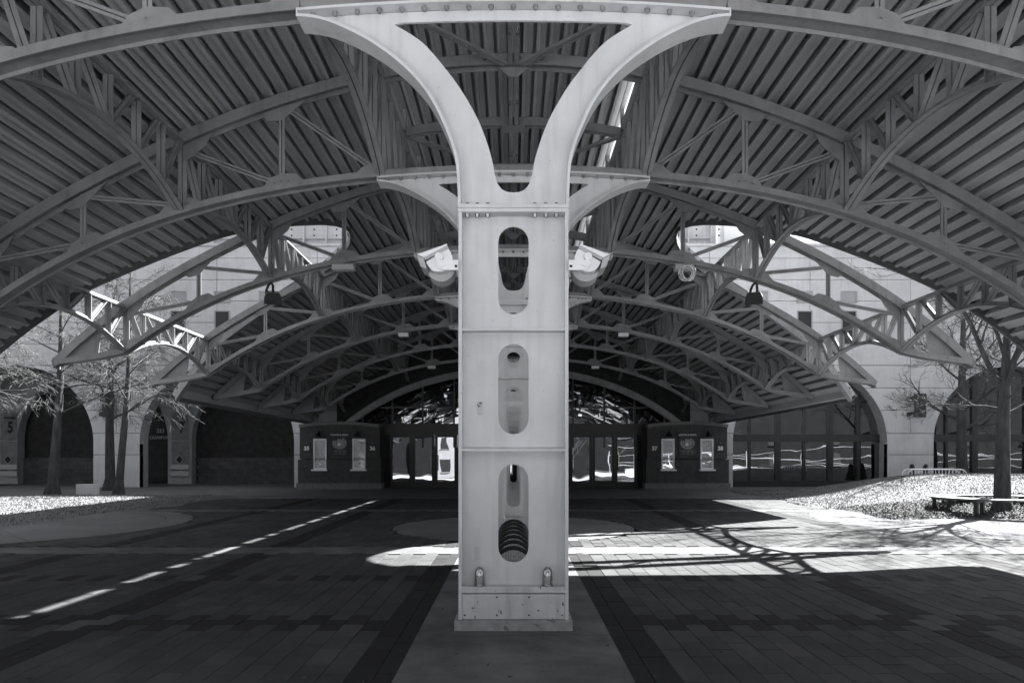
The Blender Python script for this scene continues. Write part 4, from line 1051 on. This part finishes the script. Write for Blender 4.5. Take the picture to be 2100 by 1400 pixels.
tree('bare tree in shade behind the mound crest, right of the pier sign', (18.6,28.3,gz(28)+.05), 9.5, .22, 23, (0,0), .25, .9, 4, (14,7,6,4), 0.0, twig_r=.006)
tree('bare tree at the far right behind the mound', (23.5,27.0,gz(27)+.05), 9.0, .22, 29, (0,0), .25, .9, 4, (13,7,6,3), 0.0, twig_r=.006)
tree('thick leaning bare tree on the left lawn, nearest the number 5 banner', (-17.3,25.6,gz(25)+.1), 8.6, .18, 31, (.06,0), .36, 1.15, 4, (18,9,8,4), 1.0, 'bare cypress trees on the left lawn', twig_r=.0055, blen=.5, lim=.3)
tree('slender leaning bare tree right of the others on the left lawn', (-14.7,25.4,gz(25)+.1), 8.4, .135, 37, (.07,0), .36, 1.1, 4, (18,9,8,4), 1.0, 'bare cypress trees on the left lawn', twig_r=.0055, blen=.46, lim=.32)
tree('bare tree standing between and behind the two leaning ones', (-17.3,29.3,gz(29)+.05), 8.8, .20, 41, (.0,0), .34, 1.1, 4, (16,8,7,3), 1.0, 'bare cypress trees on the left lawn', twig_r=.006, blen=.44, lim=.32)
tree('bare tree just past the left edge, only its branches reaching into view', (-15.8,19.0,gz(19)+.1), 8.0, .17, 43, (.0,0), .40, 1.05, 4, (15,9,8,5), 1.0, 'bare cypress trees on the left lawn', twig_r=.0045, blen=.5, lim=.3)

# ------------------------------------------------------------ round bench, barrier, bollard block
bx, by = 12.75, 17.8; bzz = gz(17.8)+.02
bn = thing('round_bench', 'dark slatted round bench encircling the big tree trunk', 'bench', (bx, by, bzz))
for k, r in enumerate((1.12,1.24,1.36,1.48,1.60)):
    for sg_ in range(6):
        a0, a1 = R(sg_*60+4), R(sg_*60+64-1.2)
        b_ = MB(); vs = []
        n = 10
        for i in range(n+1):
            a = a0+(a1-a0)*i/n
            for rr_, z in ((r-.05,.40),(r+.045,.40),(r+.045,.44),(r-.05,.44)): vs.append((bx+rr_*math.cos(a), by+rr_*math.sin(a), bzz+z))
        b_.add(vs, [(4*i+j,4*i+(j+1)%4,4*i+4+(j+1)%4,4*i+4+j) for i in range(n) for j in range(4)]+[(0,1,2,3),(4*n,4*n+1,4*n+2,4*n+3)])
        rel(bn, b_).build('seat_slat', M_BENCH, bn)
for i in range(6):
    a = R(i*60+34)
    for r in (1.18, 1.52):
        b_ = MB(); b_.box((bx+r*math.cos(a),by+r*math.sin(a),bzz+.17),(.09,.09,.42), Matrix.Rotation(a,3,'Z')); rel(bn,b_).build('leg', M_BLACK, bn)
    b_ = MB(); b_.box((bx+1.35*math.cos(a),by+1.35*math.sin(a),bzz+.37),(.48,.07,.05), Matrix.Rotation(a,3,'Z')); rel(bn,b_).build('bearer', M_BLACK, bn)
for k, (dx, dy, lab) in enumerate(((.5,0,'front silver crowd barrier behind the mound crest'),(.8,.9,'rear silver crowd barrier, just behind the front one'))):
    Yb = 25.0+dy; zb = gz(Yb)+.1; x0, x1 = 13.95+dx, 16.1+dx
    t = thing('crowd_barrier', lab, 'barrier', ((x0+x1)/2, Yb, zb), 'silver crowd barriers')
    b_ = MB(); r = .22; zt_ = -.36
    pts = [(x0,Yb,zb),(x0,Yb,zt_-r)]+[(x0+r-r*math.cos(a),Yb,zt_-r+r*math.sin(a)) for a in rng(.2,math.pi/2,5)]+[(x1-r+r*math.sin(a),Yb,zt_-r+r*math.cos(a)) for a in rng(0,math.pi/2-.2,5)]+[(x1,Yb,zt_-r),(x1,Yb,zb)]
    b_.tube(pts,.024,8); rel(t,b_).build('frame', M_BOXW, t, smooth=True)
    for i in range(1,17):
        x = x0+(x1-x0)*i/17; b_ = MB(); b_.cyl((x,Yb,zb+.15),(x,Yb,zt_-.01),.011,None,6); rel(t,b_).build('bar', M_BOXW, t)
b_ = MB(); b_.box2((-16.6,25.9,gz(26)),(-15.95,26.3,gz(26)+.42)); 
tag(b_.build('stone_block', M_STONE), 'low pale stone block between the two leaning trees', 'block')
for k, (x, lab) in enumerate(((17.45,'small dark shrub left, in front of the right stone pier'),(18.05,'small dark shrub right, in front of the right stone pier'))):
    rr = random.Random(k+70); b_ = MB()
    for i in range(260):
        a = rr.uniform(0,6.28); h = rr.random(); r = .28*(1-h*.8)*rr.random()**.5; c = Vector((x+r*math.cos(a), 29.9+r*math.sin(a), gz(29)+.1+h*1.0)); d = Vector((rr.uniform(-1,1),rr.uniform(-1,1),rr.uniform(-1,1))).normalized()*.08; e = d.orthogonal()*.5
        o = len(b_.v); b_.v += [tuple(c-d),tuple(c+e),tuple(c+d),tuple(c-e)]; b_.f.append((o,o+1,o+2,o+3))
    t = thing('shrub', lab, 'shrub', (x,29.9,gz(29))); rel(t,b_).build('foliage', M_LEAF, t, recalc=False)
    b_ = MB(); b_.cyl((x,29.9,gz(29)),(x,29.9,gz(29)+1.1),.02,.008,6); rel(t,b_).build('stem', M_BARK, t)

# ------------------------------------------------------------ across the street (seen mirrored in the doors and windows)
def street_building(label, x0, x1, y, h, m, rows, cw=2.6):
    t = thing('street_building', label, 'building', ((x0+x1)/2, y, gz(y)))
    z = gz(y); b_ = MB(); b_.box2((x0,y-12,z-.3),(x1,y,z+h)); rel(t,b_).build('wall', m, t)
    b_ = MB(); b_.box2((x0-.2,y-.4,z+h),(x1+.2,y+.3,z+h+.5)); rel(t,b_).build('cornice', m, t)
    n = int((x1-x0-1)/cw)
    for r_ in range(rows):
        for i in range(n):
            xc = x0+.9+cw*(i+.5); zz = z+1.2+r_*3.4
            b_ = MB(); b_.box2((xc-.7,y+.0,zz),(xc+.7,y+.03,zz+1.9)); rel(t,b_).build('window', M_FRAME, t)
            b_ = MB(); b_.box2((xc-.8,y+.0,zz-.12),(xc+.8,y+.15,zz-.01)); rel(t,b_).build('sill', m, t)
street_building('pale three storey building across the street, mirrored in the glass doors', -13, 4, -50, 15, M_BUILD, 4)
street_building('darker long building across the street, made dark and tall to hide sky from the right windows', 5, 130, -52, 26, M_BUILD2, 2, 11)  # both dark blocks shaped to keep bright sky out of the reflections
street_building('tall dark building across the street, made to hide sky from the left windows', -120, -14, -52, 26, M_BUILD2, 3, 9)
for i, x in enumerate((-9, -2.5, 6, 13, 21)):
    tree(['bare street tree across the road, far left of the row','bare street tree across the road, left of the middle','bare street tree across the road, in the middle of the row','bare street tree across the road, right of the middle','bare street tree across the road, far right of the row'][i],
      (x,-22,gz(-22)), 8, .2, 90+i, (0,0), .3, 1, 3, (11,6,5), 0.0, 'street trees across the road', twig_r=.012)

t = thing('reflected_railing', 'added post and cable railing, drawing pale lines into the right arch window reflections', 'railing', (24, -17, gz(-17)))  # added to put pale lines into the window reflections
rr = random.Random(8)
for i, x in enumerate(rng(11, 62, 15)):
    h = 2.6+rr.uniform(-.2,.9); b_ = MB(); b_.cyl((x,-17,gz(-17)),(x+rr.uniform(-.1,.1),-17,gz(-17)+h),.045,None,8); rel(t,b_).build('post', M_STONE2, t)
for k in range(4):
    b_ = MB(); b_.tube([(x,-17,gz(-17)+.9+k*.62+(.22+.1*k)*math.sin(x*.21+k*1.9)) for x in rng(11,62,50)],.02,6); rel(t,b_).build('rail', M_STONE2, t)
for i, (x0, x1, h) in enumerate(((13,17,1.0),(25,28,1.4),(38,44,1.0))):
    w_ = thing('reflected_wall', ['first','second','third'][i]+' low pale planter wall added for the windows to mirror, counted from the column row', 'backdrop', ((x0+x1)/2,-14,gz(-14)))  # low walls added as pale shapes for the glass to reflect
    b_ = MB(); b_.box2((x0,-14.6,gz(-14)-.1),(x1,-14,gz(-14)+h*.6)); rel(w_,b_).build('wall', M_STONE, w_)
    b_ = MB(); b_.box2((x0-.06,-14.66,gz(-14)+h*.6),(x1+.06,-13.94,gz(-14)+h*.6+.08)); rel(w_,b_).build('cap', M_STONE2, w_)
